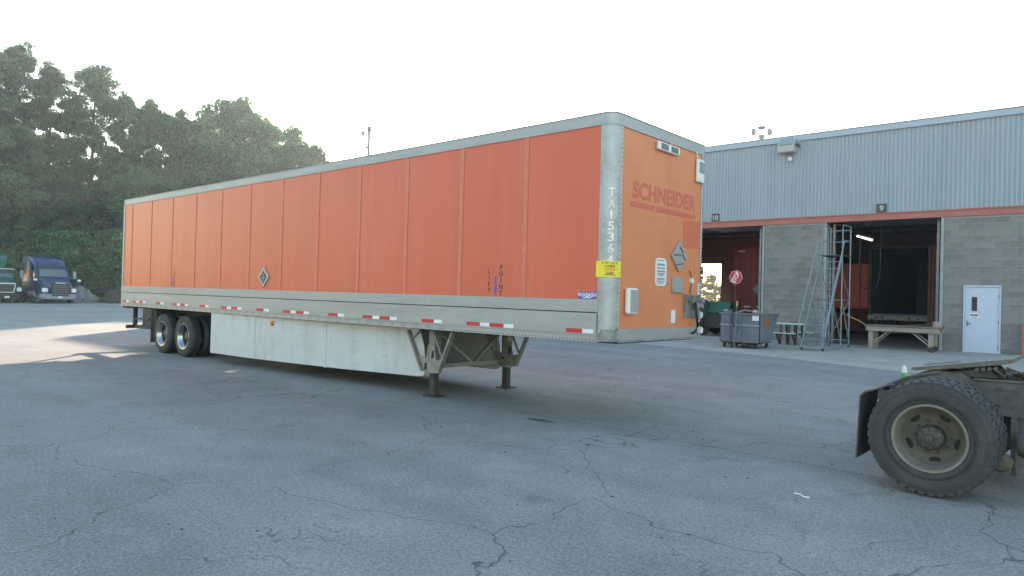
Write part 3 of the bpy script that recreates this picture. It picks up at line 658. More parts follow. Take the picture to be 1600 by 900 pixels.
mb = MB(); mb.bar((.022, 1.77, 2.47), (.022, 1.86, 2.39), .012, .012); mb.bar((.022, 1.58, 2.34), (.022, 1.86, 2.36), .012, .012); mb.bar((.022, 1.86, 2.36), (.022, 1.93, 2.28), .012, .012); mb.bar((.022, 1.64, 2.20), (.022, 1.88, 2.23), .012, .012); P('latch', mb, 'frame_dark', pl)
def rrect(y0, y1, z0, z1, r, n=4):
    p = []
    for cy, cz, a in ((y1-r, z1-r, 0), (y0+r, z1-r, 90), (y0+r, z0+r, 180), (y1-r, z0+r, 270)):
        p += [(cy+r*math.cos(math.radians(a+90*i/n)), cz+r*math.sin(math.radians(a+90*i/n))) for i in range(n+1)]
    return p
pq = P('notice_plate', MB().px(rrect(1.105, 1.415, 1.885, 2.275, .07), -.003, .006), 'white_plastic')
mb = MB()
for z, a, b, h in ((2.245,1.16,1.36,.012),(2.185,1.16,1.36,.026),(2.135,1.15,1.37,.020),(2.09,1.15,1.37,.022),(2.055,1.16,1.36,.022),(2.03,1.19,1.33,.010),(1.985,1.15,1.36,.022),(1.955,1.14,1.38,.010),(1.94,1.16,1.36,.008),(1.922,1.18,1.33,.008)):
    k = a
    while k < b: mb.box(.0062, .0075, k, min(k+.04, b), z-h/2, z+h/2); k += .048
M['plate_print'] = mat('plate_print', (.20,.17,.28), .6); P('print', mb, 'plate_print', pq)
sq = P('square_plate', MB().bbox(0, .012, 1.59, 1.905, 1.835, 2.03, .004), 'alu'); P('plate_ledge', MB().bbox(0, .03, 1.585, 1.91, 1.805, 1.832, .004), 'alu', sq)
db = P('document_box', MB().bbox(0, .085, .325, .565, 1.495, 1.835, .025), 'white_plastic'); P('box_lid', MB().bbox(.084, .094, .345, .55, 1.53, 1.815, .006), 'alu', db)
P('tag_plate', MB().px([(1.575,1.365),(1.575,1.555),(1.60,1.535),(1.64,1.565),(1.675,1.535),(1.70,1.555),(1.70,1.365)], 0, .006), 'white_plastic')
cb = P('connection_box', MB().bbox(-.01, .02, 1.95, 2.46, 1.44, 1.775, .006), 'steel')
mb = MB(); mb.box(.021, .05, 1.95, 2.46, 1.765, 1.785); mb.box(.021, .05, 1.95, 1.965, 1.44, 1.764); P('box_rim', mb, 'alu_dark', cb)
mb = MB(); mb.cyl((.02, 2.08, 1.70), (.10, 2.08, 1.70), .04, n=10); mb.cyl((.02, 2.36, 1.70), (.12, 2.36, 1.70), .045, n=10); mb.bbox(.02, .1, 2.20, 2.42, 1.56, 1.67, .02); P('glad_hand', mb, 'alu_dark', cb)
mb = MB(); mb.tube([(.06, 2.12, 1.70), (.09, 2.16, 1.66), (.09, 2.19, 1.5), (.08, 2.25, 1.36), (.07, 2.24, 1.25), (.03, 2.18, 1.2)], .02); mb.tube([(.08, 2.36, 1.69), (.11, 2.46, 1.70), (.11, 2.55, 1.66), (.08, 2.58, 1.58)], .022); mb.tube([(.1, 2.3, 1.6), (.17, 2.3, 1.5), (.15, 2.2, 1.38), (.06, 2.3, 1.3)], .016); P('air_hose', mb, 'truck_black', cb)
P('tag', MB().box(.03, .06, 2.25, 2.36, 1.44, 1.56).v and MB().box(.11, .118, 2.26, 2.35, 1.43, 1.53), 'white_plastic', cb)
P('hose_tee', MB().bbox(.0, .1, 2.36, 2.42, 1.20, 1.30, .02), 'white_plastic', cb)
mb = MB(); mb.cyl((-.003, 2.17, 1.99), (.03, 2.17, 1.99), .045, n=12); lm = P('round_lamp', mb, 'white_plastic'); P('cable', MB().tube([(.02, 2.08, 2.14), (.02, 2.17, 2.0), (.012, 2.15, 1.9), (.012, 2.13, 1.80)], .007), 'frame_dark', lm)
for k in range(4): P('sticker', MB().box(.001, .004, 2.385, 2.44, 1.79+k*.042, 1.825+k*.042), 'white_text')
P('sticker', MB().box(.0045, .007, 2.44, 2.56, 2.09, 2.215), 'black_text'); P('sticker', MB().box(.0045, .007, 2.44, 2.56, 1.985, 2.075), 'black_text'); P('sticker', MB().box(.0075, .0085, 2.48, 2.55, 2.0, 2.03), 'white_text'); P('sticker', MB().box(.0075, .0085, 2.46, 2.54, 2.17, 2.19), 'sticker_orange')
# underframe
for x in np.arange(-15.6, -3.2, .42): P('crossmember', MB().box(x-.03, x+.03, .05, WD-.05, ZB-.01, ZB+.09), 'frame_dark')
P('floor', MB().box(-L+.02, -.06, .035, WD-.035, ZB+.092, 1.30), 'wood_dark')
mb = MB(); mb.bbox(-14.6, -10.9, .62, .78, .80, ZB-.012, .01); mb.bbox(-14.6, -10.9, WD-.78, WD-.62, .80, ZB-.012, .01); P('bogie_rail', mb, 'frame_dark')
# wheels
XW = (-12.25, -13.47)
tyre_p = [(.285,.06),(.31,.035),(.36,.03),(.44,.032),(.478,.048),(.498,.075),(.502,.10),(.490,.105),(.490,.115),(.503,.12),(.503,.16),(.491,.163),(.491,.173),(.503,.176),(.502,.23),(.498,.255),(.478,.28),(.44,.296),(.33,.29),(.285,.27)]
rim_p = [(.30,.060),(.325,.040),(.318,.030),(.29,.036),(.268,.06),(.240,.085),(.225,.10),(.215,.125)]
disc_p = [(.216,.126),(.205,.19),(.17,.205),(.13,.20),(.12,.15),(.105,.125),(.08,.115),(.001,.11)]
tm_ = MB().lathe(tyre_p, (0,0,0), 'y', 56, True).mesh('tyre'); tm_.materials.append(M['rubber'])
rm_ = MB().lathe(rim_p, (0,0,0), 'y', 48).mesh('rim'); rm_.materials.append(M['chrome'])
dm_ = MB().lathe(disc_p, (0,0,0), 'y', 40).mesh('wheel_disc'); dm_.materials.append(M['disc_dark'])
for q in (tm_, rm_, dm_): q.shade_smooth(); q.set_sharp_from_angle(angle=math.radians(35))
hb_ = MB()
for i in range(10):
    a = 2*math.pi*i/10; hb_.cyl((.17*math.cos(a), .165, .17*math.sin(a)), (.17*math.cos(a), .205, .17*math.sin(a)), .016, n=6)
hb_.lathe([(.001,.10),(.06,.102),(.085,.115),(.10,.13),(.11,.20)], (0,0,0), 'y', 20); hb_ = hb_.mesh('wheel'); hb_.materials.append(M['rim_tan'])
for x in XW:
    for side in (0, 1):
        w = bpy.data.objects.new('wheel', hb_); COL.objects.link(w); w.parent = tr; w.matrix_parent_inverse = Matrix.Translation(-tr.location)
        w.location = (x, 0 if side == 0 else WD, .50); w.rotation_euler = (0, 0, 0 if side == 0 else math.pi)
        for nme, me, dy in (('tyre', tm_, 0), ('tyre', tm_, .33), ('rim', rm_, 0), ('wheel_disc', dm_, 0)):
            c = bpy.data.objects.new(nme, me); COL.objects.link(c); c.parent = w; c.location = (0, dy, 0)
    P('axle', MB().cyl((x, .2, .5), (x, WD-.2, .5), .065, n=10), 'frame_dark')
    mb = MB(); mb.bar((x-.5, .70, .78), (x+.3, .70, .56), .1, .08); mb.bar((x-.5, WD-.70, .78), (x+.3, WD-.70, .56), .1, .08); P('suspension_arm', mb, 'frame_dark')
for y0 in (.03, WD-.62): P('mud_flap', MB().bbox(-14.16, -14.14, y0, y0+.59, .23, 1.08, .004), 'flap')
mb = MB(); mb.bbox(-14.9, -14.05, .10, .62, .62, ZB-.012, .02); P('bogie_box', mb, 'frame_dark')
mb = MB(); mb.bbox(-L-.02, -L+.10, .12, WD-.12, .50, .60, .01); P('underride_bar', mb, 'frame_dark')
for y in (.35, WD-.35): mb = MB(); mb.bbox(-L-.01, -L+.09, y-.05, y+.05, .601, ZB-.061, .008); mb.bar((-L+.05, y, .55), (-14.3, y, .58), .08, .10); P('underride_post', mb, 'frame_dark')
mb = MB(); mb.bar((-15.35, .06, 1.12), (-15.35, .06, .80), .03, .03); mb.bar((-15.35, .06, .80), (-14.35, .06, .82), .03, .04); P('step_hanger', mb, 'frame_dark')
# aerodynamic side skirts: nearly flush at the wheels, toed in towards the landing gear
def skirt(flip):
    top = []; bot = []; pts = [(-10.80, .03, .21, ZB+.03), (-9.2, .06, .22, ZB+.03), (-7.6, .12, .24, ZB+.03), (-6.0, .20, .262, ZB+.02), (-4.9, .28, .285, ZB+.01), (-4.2, .335, .30, ZB), (-3.98, .35, .308, ZB-.05), (-3.88, .358, .325, .80), (-3.85, .36, .37, .62)]
    mb = MB()
    for x, y, zb, zt in pts:
        for dy in (0, .012):
            yy = y+dy; yy = WD-yy if flip else yy
            mb.v += [(x, yy, zb), (x, yy, zt)]
    for i in range(len(pts)-1):
        q = 4*i; mb.f += [(q, q+4, q+5, q+1), (q+2, q+3, q+7, q+6), (q, q+2, q+6, q+4), (q+1, q+5, q+7, q+3)]
    q = 4*(len(pts)-1); mb.f += [(0,1,3,2), (q,q+2,q+3,q+1)]
    return mb
sk = P('side_skirt', skirt(False), 'skirt'); P('side_skirt', skirt(True), 'skirt')
P('marker_lamp', MB().lathe([(.001,-.035),(.03,-.032),(.045,-.015),(.048,0),(.055,.002),(.055,.02)], (-8.24, .077, 1.0), 'y', 14), 'amber', sk, smooth=True)
def sky_(x): return float(np.interp(x, [-10.8,-9.2,-7.6,-6.0,-4.9,-4.2], [.03,.06,.12,.20,.28,.335]))
for x in (-8.9, -6.45):
    P('skirt_joint', MB().bar((x, sky_(x)-.004, .24), (x, sky_(x)-.004, ZB), .03, .006, (0,1,0)), 'skirt', sk)
P('rivet', rivets([(x+dx, sky_(x+dx)-.004, z) for x in (-10.5, -9.7, -8.9, -8.1, -7.3, -6.45, -5.6, -4.8) for dx in (-.04, .04) for z in (.36, .58, .80, 1.02)], (0,-1,0), .012, .006), 'rivet', sk, kind='stuff')
# landing gear
XL = -3.66
for yc, s in ((.40, 1), (2.19, -1)):
    lg = P('landing_leg', MB().bbox(XL-.075, XL+.075, yc-.075, yc+.075, .40, ZB-.012, .012), 'steel')
    P('inner_leg', MB().bbox(XL-.058, XL+.058, yc-.058, yc+.058, .03, .398, .008), 'frame_dark', lg)
    mb = MB(); mb.bbox(XL-.14, XL+.14, yc-.14, yc+.14, .002, .022, .006); mb.bbox(XL-.07, XL+.07, yc-.07, yc+.07, .022, .06, .01); P('foot', mb, 'frame_dark', lg)
    P('collar', MB().bbox(XL-.088, XL+.088, yc-.088, yc+.088, .385, .43, .006), 'steel', lg)
    yo = .215 if s > 0 else 2.09
    for p0, p1 in (((-4.12, 1.07), (-3.74, .44)), ((-3.04, 1.10), (-3.35, .44))):
        P('brace', MB().bar((p0[0], yo, p0[1]), (p1[0], yo, p1[1]), .035, .085, (0,1,0)), 'steel', lg)
    P('brace', MB().bar((-4.03, yo+.01*s, .93), (-3.82, yo+.01*s, 1.09), .02, .05, (0,1,0)), 'steel', lg); P('brace', MB().bar((-3.50, yo+.01*s, 1.09), (-3.28, yo+.01*s, .68), .02, .05, (0,1,0)), 'steel', lg)
    P('gusset_plate', MB().py([(-3.76, .42), (-3.36, .42), (-3.22, .66), (-3.42, .62), (-3.47, .86), (-3.62, .86), (-3.66, .64), (-3.86, .68)], yo-.006, yo+.006), 'steel', lg)
    P('spacer', MB().box(-3.62, -3.50, min(yo, yc-.07), max(yo, yc-.07), .50, .62), 'steel', lg)
    for dz, dx in ((.50, -3.66), (.70, -3.50)): P('plate_slot', MB().py([(dx-.03, dz-.05), (dx+.03, dz-.05), (dx+.02, dz+.07), (dx-.02, dz+.07)], yo-.0085, yo+.0085), 'hole_shade', lg)
mb = MB(); mb.bar((XL+.02, .47, .50), (XL+.02, 2.12, .50), .07, .07); P('cross_tube', mb, 'steel')
P('cross_brace', MB().bar((XL, 1.27, .52), (XL-.05, .50, 1.05), .05, .05), 'steel'); P('cross_brace', MB().bar((XL, 1.33, .52), (XL-.05, 2.1, 1.05), .05, .05), 'steel')
# ------------------------------------------------------------------ truck tractor in front of the trailer
tk = empty('truck_tractor', (4.5, 1.08, 0), label='dusty back end of a truck tractor with its fifth wheel', cat='truck')
def T(name, mb, m, parent=None, **k): return obj(name, mb, M[m], parent or tk, **k)
YC = 1.08
for s in (-1, 1):
    y = YC+s*.43
    rail = [(2.90, .80), (3.22, .97), (3.52, 1.055), (3.70, 1.055), (3.78, 1.005), (8.2, 1.03), (8.2, .73), (3.6, .70), (3.1, .70), (2.92, .72)]
    fr = T('frame_rail', MB().py(rail, y-.045, y+.045), 'tractor_frame')
    T('rail_flange', MB().bar((3.80, y+s*.03, 1.012), (8.2, y+s*.03, 1.036), .11, .014), 'tractor_frame', fr)
    T('fish_plate', MB().py([(3.62, .70), (3.86, 1.0), (5.0, 1.0), (5.0, .69), (3.72, .685)], y+s*.046, y+s*.062), 'tractor_frame', fr)
    pts = [(4.0, z) for z in (.78, .93)]+[(4.12, z) for z in (.78, .93)]+[(4.25, .78), (4.25, .93), (4.5, .78), (4.5, .93)]
    [T('bolt', MB().cyl((x, y+s*.061, z), (x, y+s*.085, z), .014, n=6), 'hub', fr) for x, z in pts]
    mb = MB(); mb.bar((2.90, y+s*.02, .805), (3.22, y+s*.02, .975), .10, .016); mb.bar((3.22, y+s*.02, .975), (3.52, y+s*.02, 1.06), .10, .016); T('ramp_plate', mb, 'plate_worn', fr)
mb = MB(); mb.box(2.95, 3.05, YC-.385, YC+.385, .72, .80); mb.box(4.6, 4.75, YC-.385, YC+.385, .72, .98); mb.box(6.6, 6.75, YC-.385, YC+.385, .72, .98); T('frame_crossmember', mb, 'tractor_frame')
# fifth wheel, tipped up at the front
def fw(x, z, y): return (x, y, z)
pp = [(3.26, 1.072), (4.10, 1.225), (4.105, 1.19), (4.03, 1.165), (3.30, 1.045), (3.25, 1.05)]
mb = MB(); mb.py(pp, YC-.46, YC-.10); mb.py(pp, YC+.10, YC+.46); mb.py([(3.62, 1.137), (4.10, 1.2245), (4.104, 1.191), (3.66, 1.11)], YC-.101, YC+.101); f5 = T('fifth_wheel', mb, 'plate_worn')
for y in (-.42, .36): T('pivot_bracket', MB().py([(3.62, 1.06), (3.9, 1.12), (3.98, 1.03), (3.66, 1.02)], YC+y, YC+y+.06), 'frame_dark', f5)
mb = MB(); mb.bbox(3.55, 4.05, YC-.3, YC+.3, 1.0, 1.075, .02); T('jaw_block', mb, 'grease', f5)
mb = MB(); mb.tube([(3.95, YC-.45, 1.12), (4.05, YC-.5, 1.06), (4.06, YC-.5, 1.14), (4.2, YC-.4, 1.08)], .012); [mb.cyl((3.82+.05*i, YC-.47, 1.10+.008*i), (3.82+.05*i, YC-.44, 1.10+.008*i), .018, n=8) for i in range(4)]; T('release_handle', mb, 'rim_tan', f5)
mb = MB(); mb.tube([(4.15, YC-.2, 1.04), (4.3, YC-.1, 1.16), (4.6, YC, 1.2), (5.2, YC, 1.1), (6.5, YC, 1.2)], .03); mb.tube([(4.1, YC-.3, 1.05), (4.25, YC-.28, 1.11), (4.6, YC-.25, 1.08)], .025); T('air_hose', mb, 'truck_black')
# dual drive wheels with lugged tread
prof = [(.300,.03),(.335,.012),(.40,0),(.455,.004),(.490,.018),(.503,.035),(.503,.245),(.490,.262),(.455,.276),(.40,.28),(.335,.27),(.30,.25)]
def tyre():
    mb = MB().lathe(prof, (0,0,0), 'y', 72, True)
    for r in (.345, .36, .447): mb.lathe([(r-.004, .004 if r < .4 else -.001), (r, -.003), (r+.004, .004 if r < .4 else -.001)], (0,0,0), 'y', 72)
    n = 40
    for row, (y0, y1, ph) in enumerate(((.012, .085, 0), (.105, .175, .5), (.195, .268, 0))):
        for i in range(n):
            a0 = 2*math.pi*(i+ph)/n; a1 = a0+2*math.pi/n*.66
            q = []
            for (a, yy) in ((a0, y0), (a1, y0), (a1+.02, y1), (a0+.02, y1)):
                for r in (.498, .516):
                    t = .004 if r > .505 else 0
                    if row == 0 and yy == y0: rr = r-(.012 if r > .505 else .02)
                    else: rr = r
                    q.append((rr*math.cos(a), yy, rr*math.sin(a)))
            mb.add(q, [(0,2,3,1),(2,4,5,3),(4,6,7,5),(6,0,1,7),(1,3,5,7)])
    return mb
ty = tyre().mesh('tyre'); ty.materials.append(M['tyre_dusty']); ty.shade_smooth(); ty.set_sharp_from_angle(angle=math.radians(28))
disc = MB().lathe([(.251,.138),(.235,.150),(.20,.168),(.165,.172),(.12,.172),(.10,.172)], (0,0,0), 'y', 64).mesh('rim'); disc.materials.append(M['rim_tan']); disc.shade_smooth(); disc.set_sharp_from_angle(angle=math.radians(40))
lip = MB().lathe([(.300,.045),(.308,.028),(.304,.014),(.294,.010),(.284,.018),(.277,.040),(.268,.085),(.260,.12),(.2505,.139)], (0,0,0), 'y', 64).mesh('rim_lip'); lip.materials.append(M['rim_grey']); lip.shade_smooth()
hm = MB().lathe([(.001,.035),(.035,.036),(.04,.05),(.075,.054),(.095,.06),(.108,.075),(.11,.175)], (0,0,0), 'y', 28)
for i in range(8):
    a = 2*math.pi*i/8+.2; hm.cyl((.078*math.cos(a), .03, .078*math.sin(a)), (.078*math.cos(a), .06, .078*math.sin(a)), .013, n=6)
for i in range(10):
    a = 2*math.pi*i/10; hm.cyl((.142*math.cos(a), .145, .142*math.sin(a)), (.142*math.cos(a), .174, .142*math.sin(a)), .016, n=6)
hm = hm.mesh('wheel'); hm.materials.append(M['hub'])
ho = MB()
a = []
for i in range(16):
    t = 2*math.pi*i/16; a.append((.050*math.cos(t), .030*math.sin(t)))
ho.prism(a, lambda p, q: (q, .0, p), lambda p, q: (q, .02, p)); ho = ho.mesh('hand_hole_shade'); ho.materials.append(M['hole_shade'])  # solid dark oval, paints the shade of an open hand hole
for side in (0, 1):
    w = bpy.data.objects.new('wheel', hm); COL.objects.link(w); w.parent = tk; w.matrix_parent_inverse = Matrix.Translation(-tk.location)
    w.location = (3.59, -.30 if side == 0 else 2*YC+.30, .520); w.rotation_euler = (0, 0, 0 if side == 0 else math.pi)
    for nme, me, dy in (('tyre', ty, 0), ('tyre', ty, .33), ('rim', disc, 0), ('rim_lip', lip, 0)):
        c = bpy.data.objects.new(nme, me); COL.objects.link(c); c.parent = w; c.location = (0, dy, 0)
    for k in range(5):
        an = math.radians(133+72*k); c = bpy.data.objects.new('hand_hole_shade', ho); COL.objects.link(c); c.parent = w
        c.location = (.207*math.cos(an), .158, .207*math.sin(an)); c.rotation_euler = (math.radians(0), -an, 0)
T('axle', MB().cyl((3.59, .05, .52), (3.59, 2*YC-.05, .52), .09, n=12), 'tractor_frame')
mb = MB().lathe([(.001,-.20),(.12,-.19),(.2,-.1),(.22,0),(.2,.1),(.12,.19),(.001,.2)], (3.59, YC, .52), 'x', 18); T('differential', mb, 'tractor_frame', smooth=True)
# quarter fender flap behind the wheel
for y0, y1 in ((-.28, .33), (2*YC-.33, 2*YC+.28)):
    poly = [(2.985,.25),(3.0,.60),(3.01,.84),(3.05,.885),(3.20,.94),(3.20,.93),(3.06,.872),(3.022,.832),(3.012,.60),(2.997,.25)]
    T('mud_flap', MB().py(poly, y0, y1), 'flap')
    ins = 1 if y0 < 1 else -1; yi = y1-.02 if ins > 0 else y0+.02; yr = YC-.475 if ins > 0 else YC+.475
    T('flap_hanger', MB().bar((3.10, yi, .875), (3.10, yr, .86), .05, .05), 'tractor_frame')
mb = MB(); [mb.cyl((2.998, y, .80), (3.0, y+.001, .80), .001, n=3) for y in ()]
# air tank and lower brackets ahead of the wheel
mb = MB(); mb.px([(.58, .69), (.58, .22), (.66, .12), (1.5, .12), (1.58, .22), (1.58, .69)], 4.10, 4.14); T('hanger_plate', mb, 'tractor_frame')
T('air_tank', MB().lathe([(.001,4.15),(.10,4.17),(.13,4.22),(.13,4.9),(.10,4.95),(.001,4.97)], (0, .46, .46), 'x', 18), 'tractor_frame', smooth=True)
mb = MB().lathe([(.001,-.08),(.06,-.075),(.085,-.04),(.09,.04),(.06,.08),(.001,.085)], (4.06, .30, .30), 'y', 16); T('brake_chamber', mb, 'rim_tan', smooth=True)
# cab beyond the picture's edge
cab = T('cab', MB().py([(7.0,.75),(7.0,3.0),(7.3,3.15),(8.7,3.1),(9.1,2.1),(9.25,1.9),(9.25,.6),(7.4,.6)], YC-1.15, YC+1.15), 'white_plastic')
T('rear_window', MB().bbox(6.985, 6.999, YC-.5, YC+.5, 2.1, 2.7, .003), 'glass', cab); T('windscreen', MB().prism([(YC-.95,0),(YC+.95,0),(YC+.9,1),(YC-.9,1)], lambda a, b: (9.1-.35*b, a, 2.15+.8*b), lambda a, b: (9.125-.35*b, a, 2.165+.8*b)), 'windscreen', cab)
for y0 in (YC-1.13, YC+.80): w = T('front_wheel', MB().lathe([(.28,0),(.4,-.01),(.5,.03),(.5,.25),(.4,.29),(.28,.28)], (8.3, y0, .52), 'y', 36, True), 'tyre_dusty'); T('front_rim', MB().lathe([(.285,.05),(.25,.08),(.1,.1),(.001,.06)], (8.3, y0, .52), 'y', 24), 'rim_tan', w)

# ------------------------------------------------------------------ rolling ladder
ld = empty('rolling_ladder', (-2.7, 17.3, gz(17.3)), label='tall blue grey rolling warehouse ladder beside bay 9', cat='ladder')
def LD(name, mb, m='ladder', parent=None): return obj(name, mb, M[m], parent or ld)
x0, x1 = -3.06, -2.40; yf, yp, yb = 15.95, 17.85, 18.75; zb = .30; zp = 3.38
for x in (x0, x1):
    LD('stringer', MB().bar((x, yf, zb), (x, yp, zp), .035, .07)); LD('rear_post', MB().cyl((x, yb, .27), (x, yb, 4.42), .022, n=8)); LD('mid_post', MB().cyl((x, yp, .27), (x, yp, zp), .02, n=8))
    hx = x-.10 if x == x0 else x+.10
    top = 4.42
    LD('handrail', MB().tube([(x, yf+.10, zb+.15), (hx, yf-.03, zb+.35), (hx, yf-.02, zb+.7), (hx, yp-.22, zp+.35), (hx, yp-.10, zp+.47), (x, yp-.02, zp+.35), (x, yp, zp)], .019, 7))
    LD('guard_loop', MB().tube([(x, yp, zp), (x, yp, top-.12), (x, yp+.06, top-.02), (x, yp+.15, top), (x, yb-.15, top), (x, yb-.06, top-.02), (x, yb, top-.12)], .019, 7))
    LD('guard_rail', MB().cyl((x, yp, zp+.52), (x, yb, zp+.52), .016, n=6))
    LD('brace', MB().cyl((x, yp, 1.9), (x, yb, .45), .017, n=6)); LD('brace', MB().cyl((x, yp, .45), (x, yf+.95, 1.75), .017, n=6)); LD('brace', MB().cyl((x, yb, 1.9), (x, yp, 2.75), .015, n=6))
    LD('base_rail', MB().bar((x, yf-.05, .29), (x, yb+.05, .29), .05, .05)); LD('side_rail', MB().cyl((x, yp-.9, 1.85), (x, yb, 1.85), .016, n=6))
    LD('stay', MB().cyl((hx, yf+.62, 1.72), (x, yf+.80, 1.50), .014, n=6)); LD('stay', MB().cyl((hx, yf+1.35, 2.85), (x, yf+1.5, 2.65), .014, n=6))
n = 13
for i in range(1, n): t = i/n; LD('step', MB().bbox(x0+.02, x1-.02, yf+(yp-yf)*t-.08, yf+(yp-yf)*t+.08, zb+(zp-zb)*t-.012, zb+(zp-zb)*t+.012, .004))
LD('platform', MB().bbox(x0-.02, x1+.02, yp-.06, yb+.02, zp-.03, zp+.01, .006), 'frame_dark')
mb = MB(); mb.cyl((x0, yb, zp+.52), (x1, yb, zp+.52), .016, n=6); mb.cyl((x0, yb, 4.30), (x1, yb, 4.30), .016, n=6); LD('back_guard', mb)
[LD('cross_rail', MB().cyl((x0, yb, z), (x1, yb, z), .015, n=6)) for z in (.45, 1.85)]; LD('cross_rail', MB().cyl((x0, yb, .45), (x1, yb, 1.85), .014, n=6)); LD('cross_rail', MB().bar((x0, yf-.05, .30), (x1, yf-.05, .30), .06, .06))
for x in (x0, x1):
    for y in (yf+.05, yb):
        g = gz(y)+.012
        LD('caster', MB().cyl((x-.02, y, g+.06), (x+.02, y, g+.06), .06, n=12), 'rubber')

# ------------------------------------------------------------------ tipping hopper
hp = empty('tipping_hopper', (-4.7, 15.6, gz(15.6)), label='scuffed slate blue self dumping hopper with rusty end', cat='skip')
def HP(name, mb, m='hopper', parent=None): return obj(name, mb, M[m], parent or hp)
xa, xb = -5.38, -4.02
def shell():
    o = [(14.9, .36), (14.9, 1.30), (16.5, 1.30), (15.85, .36)]; c = .02; mb = MB()
    mb.box(xa, xb, 14.9, 14.92, .36, 1.30)
    mb.prism(o, lambda a, b: (xa, a, b), lambda a, b: (xa+c, a, b)); mb.prism(o, lambda a, b: (xb-c, a, b), lambda a, b: (xb, a, b))
    mb.py([(xa, 0), (xb, 0), (xb, 1), (xa, 1)], 0, 0) if False else None
    mb.add([(xa, 15.85, .36), (xb, 15.85, .36), (xb, 16.5, 1.3), (xa, 16.5, 1.3), (xa, 15.83, .36), (xb, 15.83, .36), (xb, 16.48, 1.3), (xa, 16.48, 1.3)], [(0,1,2,3),(7,6,5,4),(0,4,5,1),(3,2,6,7)])
    mb.box(xa, xb, 14.92, 15.84, .36, .38); return mb
bd = HP('body', shell())
mb = MB(); mb.bbox(xa-.03, xb+.03, 14.86, 14.92, 1.27, 1.33, .01); mb.bbox(xa-.03, xa+.03, 14.921, 16.5, 1.27, 1.33, .01); mb.bbox(xb-.03, xb+.03, 14.921, 16.5, 1.27, 1.33, .01); HP('rim', mb)
HP('waist_rib', MB().bbox(xa, xb, 14.86, 14.899, .89, .95, .008), 'ladder')
for x in (-5.02, -4.88, -4.66): HP('upright', MB().bbox(x-.02, x+.02, 14.84, 14.899, .38, 1.26, .006))
HP('rust_patch', MB().px([(15.1, .98), (15.22, 1.05), (15.25, 1.17), (15.45, 1.14), (15.62, 1.21), (15.7, 1.08), (15.86, 1.02), (15.68, .93), (15.62, .80), (15.45, .88), (15.3, .76), (15.27, .90)], xb, xb+.004), 'rust')
HP('label_sheet', MB().box(-4.28, -4.06, 14.893, 14.899, 1.09, 1.25), 'white_plastic')
HP('release_lever', MB().bar((-4.72, 14.83, .5), (-4.63, 14.80, .76), .03, .03), 'ladder')
gb = gz(14.9)+.012
mb = MB(); mb.bbox(-5.1, -4.9, 14.86, 16.1, gb+.10, .34, .01); mb.bbox(-4.6, -4.4, 14.86, 16.1, gb+.10, .34, .01); mb.bbox(-5.4, -4.1, 15.05, 15.2, .31, .359, .01); HP('fork_base', mb, 'frame_dark')
for x in (-5.25, -4.98, -4.62, -4.2):
    for y in (15.0, 15.95): g = gz(y)+.012; HP('caster', MB().cyl((x-.025, y, g+.085), (x+.025, y, g+.085), .085, n=12), 'rubber')
# junk in the hopper
t = empty('scrap_hose', (-5.0, 15.1, 1.31), label='dull rubber hose tangled over the hopper rim', cat='hose')
mb = MB(); mb.tube([(-5.3, 15.2, 1.33), (-5.15, 15.0, 1.42), (-4.95, 14.88, 1.40), (-4.89, 14.80, 1.2), (-4.90, 14.78, 1.0), (-4.84, 14.79, .86)], .022); obj('hose', mb, M['truck_black'], t)
mb = MB(); mb.bbox(-5.33, -5.10, 15.0, 15.25, 1.331, 1.43, .03); obj('scrap_carton', mb, M['jamb'], label='crumpled grey carton on the left corner of the hopper rim', cat='carton')
obj('scrap_pipe', MB().tube([(-4.82, 15.0, 1.345), (-4.6, 15.05, 1.42), (-4.2, 15.2, 1.36), (-4.05, 15.25, 1.36)], .03), M['alu_dark'], label='bent grey pipe lying across the hopper top', cat='pipe')
mb = MB(); mb.lathe([(.001,0),(.09,.01),(.10,.05),(.06,.11),(.001,.12)], (-4.22, 15.0, 1.33), 'z', 12); obj('scrap_bundle', mb, mat('pinkish_rag', (.42,.28,.28), .9), smooth=True, label='small pinkish rag bundle on the hopper rim', cat='rag')
t = empty('broom', (-4.77, 14.76, gz(14.9)), label='broom with yellow tip leaning upright against the hopper', cat='broom')
obj('handle', MB().cyl((-4.80, 14.72, gb), (-4.77, 14.82, 1.55), .010, n=6), M['wood'], t); obj('tip', MB().bbox(-4.795, -4.745, 14.80, 14.85, 1.54, 1.72, .01), M['rope'], t)
# stop sign on a thin stand
sg = empty('stop_sign', (-5.80, 17.0, gz(17)), label='red octagonal stop sign twisted on a thin post', cat='sign')
c = Vector((-5.78, 16.97, 2.58)); poly = [(.245*math.cos(math.radians(22.5+45*i)), .245*math.sin(math.radians(22.5+45*i))) for i in range(8)]
ang = math.radians(62); rr = Vector((math.cos(ang), 0, math.sin(ang))); uu = Vector((-math.sin(ang), 0, math.cos(ang)))
def on(a, b, dy): return c+rr*a+uu*b+Vector((0, dy, 0))
obj('sign_border', MB().prism([(a*1.05, b*1.05) for a, b in poly], lambda a, b: on(a, b, .002), lambda a, b: on(a, b, .006)), M['white_text'], sg)
obj('sign_face', MB().prism(poly, lambda a, b: on(a, b, -.004), lambda a, b: on(a, b, .001)), M['stop_red'], sg)
obj('lettering', text(MB(), 'STOP', on(0, 0, -.006), rr, uu, .185, .41, .03), M['white_text'], sg)
obj('post', MB().cyl((-5.80, 17.0, gz(17)), (-5.80, 17.0, 2.75), .018, n=8), M['frame_dark'], sg); obj('foot', MB().lathe([(.001,0),(.22,0),(.22,.03),(.05,.07),(.001,.08)], (-5.80, 17.0, gz(17)+.012), 'z', 16), M['frame_dark'], sg)
